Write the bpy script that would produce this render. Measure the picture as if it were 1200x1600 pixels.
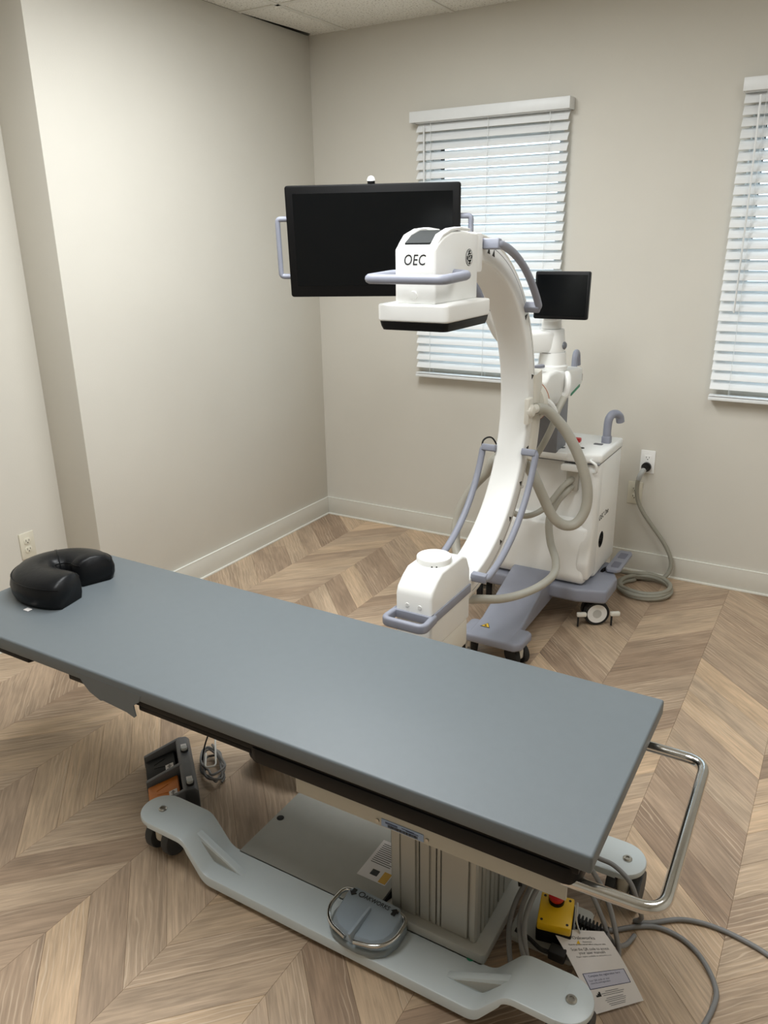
import bpy, bmesh, math, random
from mathutils import Vector, Matrix
R = math.radians
random.seed(7)
for o in list(bpy.data.objects):
    bpy.data.objects.remove(o, do_unlink=True)
scene = bpy.context.scene
COL = scene.collection

# ------------------------------------------------------------------ camera
YAW, PITCH, ROLL = -0.539418, -0.336350, -0.016616
fw = Vector((math.sin(YAW)*math.cos(PITCH), math.cos(YAW)*math.cos(PITCH), math.sin(PITCH)))
rt = Vector((math.cos(YAW), -math.sin(YAW), 0)); up = rt.cross(fw)
r2 = rt*math.cos(ROLL) + up*math.sin(ROLL); u2 = r2.cross(fw)
cam_d = bpy.data.cameras.new('camera'); cam = bpy.data.objects.new('camera', cam_d); COL.objects.link(cam)
cam.matrix_world = Matrix(((r2.x, u2.x, -fw.x, 2.76104), (r2.y, u2.y, -fw.y, -3.91722), (r2.z, u2.z, -fw.z, 1.66998), (0, 0, 0, 1)))
cam_d.sensor_fit = 'HORIZONTAL'; cam_d.sensor_width = 36.0; cam_d.lens = 36.0*1229.862/1200.0
cam_d.clip_start = 0.02
scene.camera = cam
# ------------------------------------------------------------------ world, lights, exposure
world = bpy.data.worlds.new('World'); scene.world = world; world.use_nodes = True
bg = world.node_tree.nodes['Background']; bg.inputs['Color'].default_value = (0.70, 0.86, 1.0, 1); bg.inputs['Strength'].default_value = 3.8
vs = scene.view_settings
vs.view_transform = 'Standard'; vs.look = 'None'; vs.exposure = 0.06; vs.gamma = 1.0; vs.use_curve_mapping = False
CEIL = 2.684
TROFFERS = [(1.15, -1.79, 36), (2.98, -1.79, 11), (1.76, -3.01, 31)]   # recessed ceiling lights: x, y, watts
LIGHT_COL = (0.95, 1.0, 1.03)
for (lx, ly, lw) in TROFFERS:
    ld = bpy.data.lights.new('troffer_lamp', 'AREA'); ld.shape = 'RECTANGLE'; ld.size = 0.56; ld.size_y = 1.14
    ld.energy = lw; ld.color = LIGHT_COL
    lo = bpy.data.objects.new('troffer_lamp', ld); COL.objects.link(lo); lo.location = (lx, ly, CEIL-0.012)

# ------------------------------------------------------------------ materials
def lin(c):
    return tuple(((v/255)/12.92 if v/255 <= .04045 else (((v/255)+.055)/1.055)**2.4) for v in c) + (1,)
MATS = {}
def M(name, col=(200, 200, 200), rough=.5, metal=0., noise=0.04, nscale=30, bump=0., bscale=400, emit=None, es=0., coat=0., trans=0.):
    if name in MATS: return MATS[name]
    m = bpy.data.materials.new(name); m.use_nodes = True; nt = m.node_tree; p = nt.nodes['Principled BSDF']
    c = lin(col)
    tc = nt.nodes.new('ShaderNodeTexCoord')
    if noise:
        n = nt.nodes.new('ShaderNodeTexNoise'); n.inputs['Scale'].default_value = nscale; n.inputs['Detail'].default_value = 3
        nt.links.new(tc.outputs['Object'], n.inputs['Vector'])
        r = nt.nodes.new('ShaderNodeMapRange'); r.inputs[1].default_value = .3; r.inputs[2].default_value = .7
        r.inputs[3].default_value = 1-noise; r.inputs[4].default_value = 1+noise
        nt.links.new(n.outputs['Fac'], r.inputs[0])
        mx = nt.nodes.new('ShaderNodeVectorMath'); mx.operation = 'SCALE'; mx.inputs[0].default_value = c[:3]
        nt.links.new(r.outputs[0], mx.inputs['Scale']); nt.links.new(mx.outputs[0], p.inputs['Base Color'])
    else:
        p.inputs['Base Color'].default_value = c
    p.inputs['Roughness'].default_value = rough; p.inputs['Metallic'].default_value = metal
    if coat: p.inputs['Coat Weight'].default_value = coat; p.inputs['Coat Roughness'].default_value = .15
    if trans: p.inputs['Transmission Weight'].default_value = trans
    if emit: p.inputs['Emission Color'].default_value = lin(emit); p.inputs['Emission Strength'].default_value = es
    if bump:
        n2 = nt.nodes.new('ShaderNodeTexNoise'); n2.inputs['Scale'].default_value = bscale; n2.inputs['Detail'].default_value = 3
        nt.links.new(tc.outputs['Object'], n2.inputs['Vector'])
        b = nt.nodes.new('ShaderNodeBump'); b.inputs['Strength'].default_value = bump; b.inputs['Distance'].default_value = .002
        nt.links.new(n2.outputs['Fac'], b.inputs['Height']); nt.links.new(b.outputs['Normal'], p.inputs['Normal'])
    MATS[name] = m
    return m
WALL = M('wall_paint', (208, 204, 194), .75, noise=.012, nscale=4, bump=.12, bscale=160)
BASEB = M('baseboard_paint', (212, 209, 199), .45, noise=.01)
BEAD = M('bead_white', (236, 236, 228), .4, noise=.01)
WHITE = M('white_plastic', (238, 238, 235), .38, noise=.012, nscale=8)
CREAM = M('cream_plastic', (222, 218, 207), .42, noise=.012, nscale=8)
BLUEG = M('blue_grey_plastic', (142, 145, 158), .45, noise=.03, nscale=12, bump=.05)
COLG = M('column_grey', (120, 121, 126), .5, noise=.03)
HOSE = M('hose_grey', (176, 173, 162), .42, noise=.03, nscale=20)
CORD = M('cord_grey', (150, 148, 136), .5, noise=.03, nscale=20)
CABLE = M('cable_grey', (128, 128, 128), .5, noise=.03, nscale=20)
BLACK = M('black_plastic', (9, 9, 10), .45, noise=.05)
SCREEN = M('dark_screen', (7, 9, 11), .2, noise=.02, nscale=3)
RUBBER = M('black_rubber', (22, 22, 22), .7, noise=.08)
PRINT = M('black_print', (18, 18, 18), .6, noise=0)
CHROME = M('chrome', (205, 205, 203), .13, 1.0, noise=.02)
STEEL = M('brushed_steel', (180, 178, 172), .3, 1.0, noise=.04)
ALU = M('anodised_aluminium', (176, 176, 170), .42, .55, noise=.03, nscale=6)
PAD = M('grey_vinyl', (101, 108, 112), .5, noise=.015, nscale=40, bump=.12, bscale=900)
LEATHER = M('black_vinyl', (17, 18, 20), .36, noise=.1, nscale=20, bump=.25, bscale=70)
TABLEW = M('powder_coat_grey_white', (198, 206, 208), .35, noise=.012, nscale=10)
PLATE = M('base_plate_grey', (168, 168, 162), .5, noise=.02)
BEIGE = M('beige_steel', (186, 184, 174), .5, noise=.02)
TREAD = M('grey_tread', (62, 64, 66), .6, noise=.05)
PEDALG = M('pedal_grey', (106, 108, 112), .5, noise=.05, bump=.1)
ORANGE = M('orange_plastic', (205, 118, 28), .45, noise=.04)
YELLOW = M('yellow_plastic', (232, 188, 18), .4, noise=.03)
REDP = M('red_plastic', (190, 32, 34), .35, noise=.03)
GREEN = M('green_plastic', (40, 130, 96), .45, noise=.03)
PAPER = M('paper', (226, 222, 220), .7, noise=.01)
LABELB = M('label_blue', (150, 172, 206), .6, noise=.02)
LAVEN = M('label_lavender', (196, 197, 214), .7, noise=.01)
NAVY = M('print_navy', (52, 58, 92), .6, noise=0)
GREYP = M('grey_print', (96, 96, 100), .6, noise=0)
OUTW = M('outlet_white', (238, 238, 236), .35, noise=.01)
OUTA = M('outlet_almond', (216, 211, 194), .4, noise=.01)
CTRL = M('control_grey', (150, 162, 172), .4, noise=.02)
DOME = M('milky_dome', (240, 240, 238), .25, noise=.01)
FOOTW = M('window_vinyl', (228, 230, 230), .4, noise=.01)
DKGREY = M('dark_grey_inset', (34, 37, 37), .7, noise=.03)
SLOT = M('slot_dark', (40, 36, 30), .7, noise=0)
COPPER = M('copper_line', (176, 96, 60), .4, noise=.02)

def tile_mat():
    m = M('ceiling_tile_mineral', (206, 203, 193), .85, noise=.03, nscale=60, bump=.6, bscale=160)
    nt = m.node_tree; p = nt.nodes['Principled BSDF']
    v = nt.nodes.new('ShaderNodeTexNoise'); v.inputs['Scale'].default_value = 120; v.inputs['Detail'].default_value = 2
    tc = nt.nodes.new('ShaderNodeTexCoord'); nt.links.new(tc.outputs['Object'], v.inputs['Vector'])
    cr = nt.nodes.new('ShaderNodeValToRGB'); cr.color_ramp.elements[0].position = .33; cr.color_ramp.elements[1].position = .43
    cr.color_ramp.elements[0].color = lin((182, 178, 166)); cr.color_ramp.elements[1].color = lin((236, 234, 226))
    nt.links.new(v.outputs['Fac'], cr.inputs[0]); nt.links.new(cr.outputs[0], p.inputs['Base Color'])
    return m
for n_ in ('dark_screen', 'black_plastic', 'black_vinyl', 'dark_grey_inset'): MATS[n_].node_tree.nodes['Principled BSDF'].inputs['Specular IOR Level'].default_value = .22
TILE = tile_mat()
GRID = M('grid_white', (232, 230, 222), .4, noise=.01)

def slat_mat():
    m = bpy.data.materials.new('blind_slat'); m.use_nodes = True; nt = m.node_tree; p = nt.nodes['Principled BSDF']
    tc = nt.nodes.new('ShaderNodeTexCoord'); mp = nt.nodes.new('ShaderNodeMapping'); mp.inputs['Scale'].default_value = (3, 80, 80)
    n = nt.nodes.new('ShaderNodeTexNoise'); n.inputs['Scale'].default_value = 3
    nt.links.new(tc.outputs['Object'], mp.inputs['Vector']); nt.links.new(mp.outputs[0], n.inputs['Vector'])
    cr = nt.nodes.new('ShaderNodeValToRGB'); cr.color_ramp.elements[0].color = lin((226, 227, 226)); cr.color_ramp.elements[1].color = lin((238, 239, 239))
    nt.links.new(n.outputs['Fac'], cr.inputs[0]); nt.links.new(cr.outputs[0], p.inputs['Base Color'])
    p.inputs['Roughness'].default_value = .45
    tr = nt.nodes.new('ShaderNodeBsdfTranslucent'); tr.inputs['Color'].default_value = (.8, .85, .9, 1)
    mx = nt.nodes.new('ShaderNodeMixShader'); mx.inputs[0].default_value = .02
    nt.links.new(p.outputs[0], mx.inputs[1]); nt.links.new(tr.outputs[0], mx.inputs[2])
    nt.links.new(mx.outputs[0], nt.nodes['Material Output'].inputs[0])
    return m
SLAT = slat_mat()

def glass_mat():
    m = bpy.data.materials.new('window_glass'); m.use_nodes = True; nt = m.node_tree
    g = nt.nodes.new('ShaderNodeBsdfGlossy'); g.inputs['Roughness'].default_value = .02
    t = nt.nodes.new('ShaderNodeBsdfTransparent'); t.inputs['Color'].default_value = (.93, .96, .96, 1)
    mx = nt.nodes.new('ShaderNodeMixShader'); mx.inputs[0].default_value = .06
    nt.links.new(t.outputs[0], mx.inputs[1]); nt.links.new(g.outputs[0], mx.inputs[2]); nt.links.new(mx.outputs[0], nt.nodes['Material Output'].inputs[0])
    return m
GLASS = glass_mat()

def wood_mat():
    m = bpy.data.materials.new('oak_plank'); m.use_nodes = True; nt = m.node_tree; L = nt.links; N = nt.nodes.new
    p = nt.nodes['Principled BSDF']
    at = N('ShaderNodeAttribute'); at.attribute_name = 'grain'
    oi = N('ShaderNodeObjectInfo')
    sc = N('ShaderNodeVectorMath'); sc.operation = 'SCALE'; sc.inputs[0].default_value = (23.0, 7.3, 11.0)
    L.new(oi.outputs['Random'], sc.inputs['Scale'])
    ad = N('ShaderNodeVectorMath'); L.new(at.outputs['Vector'], ad.inputs[0]); L.new(sc.outputs[0], ad.inputs[1])
    def noise(scale, s, det=4, dist=0.):
        mp = N('ShaderNodeMapping'); mp.inputs['Scale'].default_value = scale; L.new(ad.outputs[0], mp.inputs['Vector'])
        n = N('ShaderNodeTexNoise'); n.inputs['Scale'].default_value = s; n.inputs['Detail'].default_value = det; n.inputs['Distortion'].default_value = dist
        L.new(mp.outputs[0], n.inputs['Vector']); return n.outputs['Fac']
    broad = noise((1.0, 4.5, 1), 3.2, 3, .8)
    streak = noise((1.6, 26, 1), 5.0, 5, .5)
    fine = noise((4.0, 220, 1), 6.0, 3, 0)
    # per plank tone
    wn = N('ShaderNodeTexWhiteNoise'); wn.noise_dimensions = '3D'
    fl = N('ShaderNodeVectorMath'); fl.operation = 'MULTIPLY'; fl.inputs[1].default_value = (0, 0, 1); L.new(ad.outputs[0], fl.inputs[0]); L.new(fl.outputs[0], wn.inputs['Vector'])
    tone = N('ShaderNodeValToRGB'); e = tone.color_ramp.elements
    e[0].color = lin((154, 130, 108)); e[1].color = lin((200, 172, 141))
    x = tone.color_ramp.elements.new(.35); x.color = lin((173, 150, 127)); x = tone.color_ramp.elements.new(.7); x.color = lin((186, 163, 138))
    L.new(wn.outputs['Value'], tone.inputs[0])
    def mul(col, fac, lo, hi, amt_lo, amt_hi):
        mr = N('ShaderNodeMapRange'); mr.inputs[1].default_value = lo; mr.inputs[2].default_value = hi; mr.inputs[3].default_value = amt_lo; mr.inputs[4].default_value = amt_hi
        L.new(fac, mr.inputs[0]); v = N('ShaderNodeVectorMath'); v.operation = 'SCALE'; L.new(col, v.inputs[0]); L.new(mr.outputs[0], v.inputs['Scale']); return v.outputs[0]
    c = mul(tone.outputs[0], broad, .3, .7, .80, 1.14)
    c = mul(c, streak, .3, .7, .80, 1.16)
    c = mul(c, fine, .3, .7, .90, 1.09)
    # cathedral lines, pale limed pores
    mp = N('ShaderNodeMapping'); mp.inputs['Scale'].default_value = (1.5, 6.0, 1); L.new(ad.outputs[0], mp.inputs['Vector'])
    w = N('ShaderNodeTexWave'); w.bands_direction = 'Y'; w.inputs['Scale'].default_value = 3.2; w.inputs['Distortion'].default_value = 7.0
    w.inputs['Detail'].default_value = 2.5; w.inputs['Detail Scale'].default_value = 1.2
    L.new(mp.outputs[0], w.inputs['Vector'])
    cr = N('ShaderNodeValToRGB'); cr.color_ramp.elements[0].position = .86; cr.color_ramp.elements[1].position = .99
    L.new(w.outputs['Fac'], cr.inputs[0])
    gate = N('ShaderNodeMapRange'); gate.inputs[1].default_value = .45; gate.inputs[2].default_value = .62; gate.inputs[3].default_value = 0; gate.inputs[4].default_value = .6
    L.new(noise((1, 2.2, 1), 2.6, 2, .5), gate.inputs[0])
    mm = N('ShaderNodeMath'); mm.operation = 'MULTIPLY'; L.new(cr.outputs[0], mm.inputs[0]); L.new(gate.outputs[0], mm.inputs[1])
    mx = N('ShaderNodeMix'); mx.data_type = 'RGBA'; L.new(mm.outputs[0], mx.inputs[0]); L.new(c, mx.inputs[6]); mx.inputs[7].default_value = lin((214, 193, 168))
    L.new(mx.outputs[2], p.inputs['Base Color'])
    p.inputs['Roughness'].default_value = .46
    b = N('ShaderNodeBump'); b.inputs['Strength'].default_value = .12; b.inputs['Distance'].default_value = .001
    L.new(streak, b.inputs['Height']); L.new(b.outputs['Normal'], p.inputs['Normal'])
    return m
WOOD = wood_mat()

# ------------------------------------------------------------------ mesh helpers
XF = Matrix.Identity(4)          # transform applied to everything built while it is set
WLOC = {}
def thing(name, label, cat, loc, group=None):
    o = bpy.data.objects.new(name, None); COL.objects.link(o); o.location = loc; o.empty_display_size = .1
    WLOC[o.name] = Vector(loc); o['label'] = label; o['category'] = cat
    if group: o['group'] = group
    return o
def tag(o, label=None, cat=None, group=None, kind=None):
    if label: o['label'] = label
    if cat: o['category'] = cat
    if group: o['group'] = group
    if kind: o['kind'] = kind
    return o
def fin(name, bm, mat, parent=None, ang=35, label=None):
    bm.transform(XF)
    bmesh.ops.recalc_face_normals(bm, faces=bm.faces)
    co = [v.co for v in bm.verts]
    lo = Vector((min(c.x for c in co), min(c.y for c in co), min(c.z for c in co))); hi = Vector((max(c.x for c in co), max(c.y for c in co), max(c.z for c in co)))
    c = (lo+hi)/2
    for v in bm.verts: v.co -= c
    me = bpy.data.meshes.new(name); bm.to_mesh(me); bm.free()
    me.materials.append(mat)
    if ang:
        me.shade_smooth(); me.set_sharp_from_angle(angle=R(ang))
    o = bpy.data.objects.new(name, me); COL.objects.link(o)
    WLOC[o.name] = c
    if parent is not None:
        o.parent = parent; o.location = c - WLOC[parent.name]
    else: o.location = c
    if label: o['label'] = label
    return o
def merge(dst, src):
    me = bpy.data.meshes.new('tmp'); src.to_mesh(me); src.free(); dst.from_mesh(me); bpy.data.meshes.remove(me)
def bevel(bm, w, seg=2, ang=25):
    if not w: return
    es = [e for e in bm.edges if len(e.link_faces) == 2 and e.calc_face_angle(0) > R(ang)]
    bmesh.ops.bevel(bm, geom=es, offset=w, segments=seg, profile=.5, affect='EDGES', clamp_overlap=True)
class S:
    """collects shapes into one mesh"""
    def __init__(s): s.bm = bmesh.new()
    def box(s, x0, x1, y0, y1, z0, z1, bev=.003, seg=2):
        b = bmesh.new(); bmesh.ops.create_cube(b, size=1)
        for v in b.verts: v.co = Vector(((x0+x1)/2+v.co.x*(x1-x0), (y0+y1)/2+v.co.y*(y1-y0), (z0+z1)/2+v.co.z*(z1-z0)))
        bevel(b, bev, seg); merge(s.bm, b); return s
    def obox(s, c, size, mat3, bev=.003, seg=2):
        b = bmesh.new(); bmesh.ops.create_cube(b, size=1)
        for v in b.verts: v.co = Vector((v.co.x*size[0], v.co.y*size[1], v.co.z*size[2]))
        bevel(b, bev, seg); b.transform(Matrix.Translation(c) @ mat3.to_4x4()); merge(s.bm, b); return s
    def prism(s, pts, ax, a, c, bev=.003, seg=2, ang=25):
        b = bmesh.new()
        f = {'x': lambda p, t: (t, p[0], p[1]), 'y': lambda p, t: (p[0], t, p[1]), 'z': lambda p, t: (p[0], p[1], t)}[ax]
        lo = [b.verts.new(f(p, a)) for p in pts]; hi = [b.verts.new(f(p, c)) for p in pts]
        n = len(pts)
        b.faces.new(lo); b.faces.new(hi)
        for i in range(n): b.faces.new((lo[i], lo[(i+1) % n], hi[(i+1) % n], hi[i]))
        bmesh.ops.recalc_face_normals(b, faces=b.faces)
        bevel(b, bev, seg, ang); merge(s.bm, b); return s
    def loft(s, rings, close=True, cap=True):
        b = bmesh.new(); vr = [[b.verts.new(p) for p in r] for r in rings]; n = len(rings[0])
        m = len(vr)
        for i in range(m if close == 'loop' else m-1):
            A, B = vr[i], vr[(i+1) % m]
            for j in range(n if close else n-1): b.faces.new((A[j], A[(j+1) % n], B[(j+1) % n], B[j]))
        if cap and close != 'loop': b.faces.new(vr[0]); b.faces.new(vr[-1])
        merge(s.bm, b); return s
    def tube(s, pts, r, res=8, closed=False, smooth=6, sec=None):
        P = [Vector(p) for p in pts]
        if smooth: P = catmull(P, smooth, closed)
        n = len(P); rings = []; prev = None
        for i in range(n):
            if closed: t = P[(i+1) % n]-P[i-1]
            else: t = P[min(i+1, n-1)]-P[max(i-1, 0)]
            if t.length < 1e-9: t = Vector((0, 0, 1))
            t.normalize()
            if prev is None:
                a = Vector((0, 0, 1)) if abs(t.z) < .9 else Vector((1, 0, 0)); nn = a.cross(t).normalized()
            else:
                nn = (prev - t*prev.dot(t)); nn = nn.normalized() if nn.length > 1e-6 else prev
            prev = nn; bb = t.cross(nn)
            rr = r(i/(n-1)) if callable(r) else r
            if sec: rings.append([P[i]+nn*q[0]+bb*q[1] for q in sec])
            else: rings.append([P[i]+(nn*math.cos(2*math.pi*k/res)+bb*math.sin(2*math.pi*k/res))*rr for k in range(res)])
        s.loft(rings, 'loop' if closed else True); return s
    def lathe(s, prof, c, ax='z', seg=24):
        f = {'z': lambda r, h, a: (c[0]+r*math.cos(a), c[1]+r*math.sin(a), c[2]+h),
             'x': lambda r, h, a: (c[0]+h, c[1]+r*math.cos(a), c[2]+r*math.sin(a)),
             'y': lambda r, h, a: (c[0]+r*math.cos(a), c[1]+h, c[2]+r*math.sin(a))}[ax]
        s.loft([[f(max(r, 1e-5), h, 2*math.pi*k/seg) for k in range(seg)] for r, h in prof]); return s
    def done(s, name, mat, parent=None, ang=35, label=None):
        bmesh.ops.remove_doubles(s.bm, verts=s.bm.verts, dist=1e-6)
        return fin(name, s.bm, mat, parent, ang, label)
def catmull(P, k, closed=False):
    n = len(P); out = []
    if n < 3 and not closed: return P
    for i in range(n if closed else n-1):
        if closed: a, b, c, d = P[i-1], P[i], P[(i+1) % n], P[(i+2) % n]
        else:
            b, c = P[i], P[i+1]; a = P[i-1] if i else b*2-c; d = P[i+2] if i+2 < n else c*2-b
        for j in range(k):
            t = j/k
            out.append(.5*((2*b)+(c-a)*t+(2*a-5*b+4*c-d)*t*t+(3*b-a-3*c+d)*t**3))
    if not closed: out.append(P[-1])
    return out
def fillet(pts, r, n=5):
    """polyline with rounded corners"""
    P = [Vector(p) for p in pts]; out = [P[0]]
    for i in range(1, len(P)-1):
        a = (P[i-1]-P[i]); c = (P[i+1]-P[i]); rr = min(r, a.length*.49, c.length*.49)
        s0 = P[i]+a.normalized()*rr; s1 = P[i]+c.normalized()*rr
        for k in range(n+1):
            t = k/n; out.append(s0*(1-t)**2+P[i]*2*t*(1-t)+s1*t*t)
    out.append(P[-1]); return out
def rrect(w, h, r, n=4):
    pts = []
    for cx, cy, a0 in ((w/2-r, h/2-r, 0), (-w/2+r, h/2-r, 90), (-w/2+r, -h/2+r, 180), (w/2-r, -h/2+r, 270)):
        for k in range(n+1):
            a = R(a0+90*k/n); pts.append((cx+r*math.cos(a), cy+r*math.sin(a)))
    return pts
def box(name, x0, x1, y0, y1, z0, z1, mat, parent=None, bev=.003, seg=2, label=None):
    return S().box(x0, x1, y0, y1, z0, z1, bev, seg).done(name, mat, parent, label=label)
def tube(name, pts, r, mat, parent=None, res=8, closed=False, smooth=6, label=None):
    return S().tube(pts, r, res, closed, smooth).done(name, mat, parent, label=label, ang=60)
def copytree(o, d, parent=None, top=True):
    c = o.copy(); COL.objects.link(c); c.parent = parent
    WLOC[c.name] = WLOC[o.name] + Vector(d)
    if top: c.location = Vector(o.location) + Vector(d)
    for ch in o.children: copytree(ch, d, c, False)
    return c
def frame3(origin, xdir, ydir):
    x = Vector(xdir).normalized(); z = x.cross(Vector(ydir)).normalized(); y = z.cross(x)
    m = Matrix.Identity(4)
    for i in range(3): m[i][0] = x[i]; m[i][1] = y[i]; m[i][2] = z[i]; m[i][3] = origin[i]
    return m
def text(name, s, size, m4, mat, parent, align='CENTER', shear=0., space=1., sx=1., bold=0.):
    cu = bpy.data.curves.new('txt', 'FONT'); cu.body = s; cu.size = size; cu.align_x = align; cu.align_y = 'CENTER'
    cu.extrude = .0003; cu.shear = shear; cu.space_character = space; cu.resolution_u = 3; cu.offset = bold
    t = bpy.data.objects.new('txt', cu); COL.objects.link(t)
    dg = bpy.context.evaluated_depsgraph_get(); me = bpy.data.meshes.new_from_object(t.evaluated_get(dg))
    bpy.data.objects.remove(t, do_unlink=True); bpy.data.curves.remove(cu)
    b = bmesh.new(); b.from_mesh(me); bpy.data.meshes.remove(me)
    if not b.verts: b.free(); return None
    b.transform(m4 @ Matrix.Diagonal((sx, 1, 1, 1)))
    return fin(name, b, mat, parent, ang=0)

# ================================================================== THE SETTING
RX, RY = 4.30, -5.60         # right wall, wall behind the camera
ALC = -0.225                 # recessed part of the left wall
YE = -1.770                  # where the left wall steps back
WINS = [(0.705, 1.430), (2.240, 2.965)]; WZ0, WZ1 = 0.985, 2.165; WT = .16
s = S()
def wbox(s, *a): s.box(*a, bev=0)
xs = [ALC-.1, WINS[0][0], WINS[0][1], WINS[1][0], WINS[1][1], RX+.1]
wbox(s, xs[0], xs[5], 0, WT, 0, WZ0); wbox(s, xs[0], xs[5], 0, WT, WZ1, CEIL+.25)
for a, b in ((xs[0], xs[1]), (xs[2], xs[3]), (xs[4], xs[5])): wbox(s, a, b, 0, WT, WZ0, WZ1)
tag(s.done('wall_back', WALL, ang=0), 'beige painted back wall with two windows', kind='structure')
tag(box('wall_left', ALC-.1, 0, YE, 0, 0, CEIL-.0021, WALL, bev=.002), 'pale beige left wall ending in an outside corner', kind='structure')
tag(box('wall_left_alcove', ALC-.1, ALC, RY, YE, 0, CEIL+.25, WALL, bev=0), 'recessed beige wall left of the outside corner', kind='structure')
tag(box('wall_right', RX, RX+.1, RY, 0, 0, CEIL+.25, WALL, bev=0), 'beige wall on the right', kind='structure')
tag(box('wall_front', ALC-.1, RX+.1, RY-.1, RY, 0, CEIL+.25, WALL, bev=0), 'beige wall behind the camera', kind='structure')
BBH = .111
def baseboard(name, pts, label):
    """pts: two ends of the wall line in plan and the inward normal"""
    (x0, y0), (x1, y1), (nx, ny) = pts
    def bar(t0, t1, z0, z1, nm, mt, par):
        xa, xb = sorted((x0+nx*t0, x1+nx*t1)); ya, yb = sorted((y0+ny*t0, y1+ny*t1))
        return box(nm, xa, xb, ya, yb, z0, z1, mt, par, bev=.0015)
    b = bar(.0, .010, .0, BBH, name, BASEB, None)
    tag(b, label, kind='structure')
    bar(.010, .017, .0, .011, 'shoe_bead', BEAD, b); bar(.0, .0115, BBH, BBH+.003, 'top_bead', BEAD, b)
baseboard('baseboard_back', ((0, 0), (RX, 0), (0, -1)), 'beige baseboard along the back wall')
baseboard('baseboard_left', ((0, YE), (0, -.011), (1, 0)), 'beige baseboard along the left wall')
baseboard('baseboard_alcove', ((ALC, RY), (ALC, YE-.011), (1, 0)), 'beige baseboard along the recessed wall')
baseboard('baseboard_return', ((ALC, YE), (0, YE), (0, -1)), 'short beige baseboard at the wall step')

# ---- floor: chevron planks
fl = tag(box('floor', ALC, RX, RY, 0, -.06, -.0065, SLOT, bev=0), 'brown oak chevron plank floor', kind='structure')
PW, CW, X00, Y00 = .1414, .30035, .002, -.209
def clip(poly, f):
    out = []
    for i in range(len(poly)):
        a, b = poly[i], poly[(i+1) % len(poly)]; fa, fb = f(a), f(b)
        if fa >= 0: out.append(a)
        if (fa >= 0) != (fb >= 0):
            t = fa/(fa-fb); out.append((a[0]+(b[0]-a[0])*t, a[1]+(b[1]-a[1])*t))
    return out
def plank_bm(poly, down, off=(0, 0, 0), bm=None, cen=None):
    """polygon (plan) to a slab with eased edges, grain attribute along the plank"""
    own = bm is None
    if own: bm = bmesh.new()
    cx = sum(p[0] for p in poly)/len(poly); cy = sum(p[1] for p in poly)/len(poly)
    if cen is None: cen = (cx, cy)
    a = R(-45 if down else 45); ca, sa = math.cos(a), math.sin(a)
    lay = bm.verts.layers.float_vector.get('grain') or bm.verts.layers.float_vector.new('grain')
    def ring(inset, z):
        vs = []
        for i, p in enumerate(poly):
            # shrink towards the middle along both axes
            q0 = Vector(poly[i-1]); q1 = Vector(p); q2 = Vector(poly[(i+1) % len(poly)])
            d1 = (q1-q0).normalized(); d2 = (q2-q1).normalized()
            n1 = Vector((-d1.y, d1.x)); n2 = Vector((-d2.y, d2.x)); k = n1+n2
            den = 1+n1.dot(n2); k = k/den if den > .1 else n1
            q = q1+k*inset
            v = bm.verts.new((q.x, q.y, z)); dx, dy = q.x-cen[0], q.y-cen[1]
            v[lay] = (ca*dx+sa*dy+off[0], -sa*dx+ca*dy+off[1], off[2]); vs.append(v)
        return vs
    r0 = ring(.0002, -.006); r1 = ring(.0002, -.0006); r2_ = ring(.0007, 0.)
    n = len(poly)
    bm.faces.new(r2_)
    for A, B in ((r0, r1), (r1, r2_)):
        for i in range(n): bm.faces.new((A[i], A[(i+1) % n], B[(i+1) % n], B[i]))
    return bm
def ccw(poly):
    ar = sum(poly[i-1][0]*poly[i][1]-poly[i][0]*poly[i-1][1] for i in range(len(poly)))
    return poly if ar > 0 else poly[::-1]
shared = {}
rest = bmesh.new(); vis = []
for k in range(-1, int(RX/CW)+1):
    xa, xb = X00+k*CW, X00+(k+1)*CW; down = (k % 2 == 0)
    for j in range(-4, 44):
        ye = Y00-PW*j
        if down: poly = [(xa, ye), (xa, ye-PW), (xb, ye-CW-PW), (xb, ye-CW)]
        else: poly = [(xa, ye-CW), (xa, ye-CW-PW), (xb, ye-PW), (xb, ye)]
        full = ccw(poly); poly = full
        for f in (lambda p: 0-p[1], lambda p: p[1]-RY, lambda p: p[0]-(0 if k >= 0 else ALC), lambda p: RX-p[0]) + ((lambda p: YE-p[1],) if k < 0 else ()):
            poly = clip(poly, f)
            if len(poly) < 3: break
        if len(poly) < 3: continue
        ar = abs(sum(poly[i-1][0]*poly[i][1]-poly[i][0]*poly[i-1][1] for i in range(len(poly))))/2
        if ar < 4e-4: continue
        cx = sum(p[0] for p in poly)/len(poly); cy = sum(p[1] for p in poly)/len(poly)
        d = Vector((cx, cy, 0))-Vector((2.76104, -3.91722, 1.66998)); z = d.dot(fw)
        px = 600+1229.86*d.dot(r2)/max(z, .1); py = 800-1229.86*d.dot(u2)/max(z, .1)
        seen = z > .3 and -130 < px < 1330 and py < 1760
        if seen: vis.append((z, poly, full, down, cx, cy))
        else: plank_bm(poly, down, (random.uniform(0, 40), random.uniform(0, 40), random.uniform(0, 40)), rest)
vis.sort(key=lambda t: t[0])
for z, poly, full, down, cx, cy in vis[300:]: plank_bm(poly, down, (random.uniform(0, 40), random.uniform(0, 40), random.uniform(0, 40)), rest)
def plank_obj(name, bm=None, me=None, loc=(0, 0, 0)):
    if me is None:
        me = bpy.data.meshes.new('plank'); bm.to_mesh(me); bm.free(); me.materials.append(WOOD)
    o = bpy.data.objects.new(name, me); COL.objects.link(o); o.parent = fl; o.location = Vector(loc)-WLOC['floor']; WLOC[o.name] = Vector(loc); return o
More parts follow.
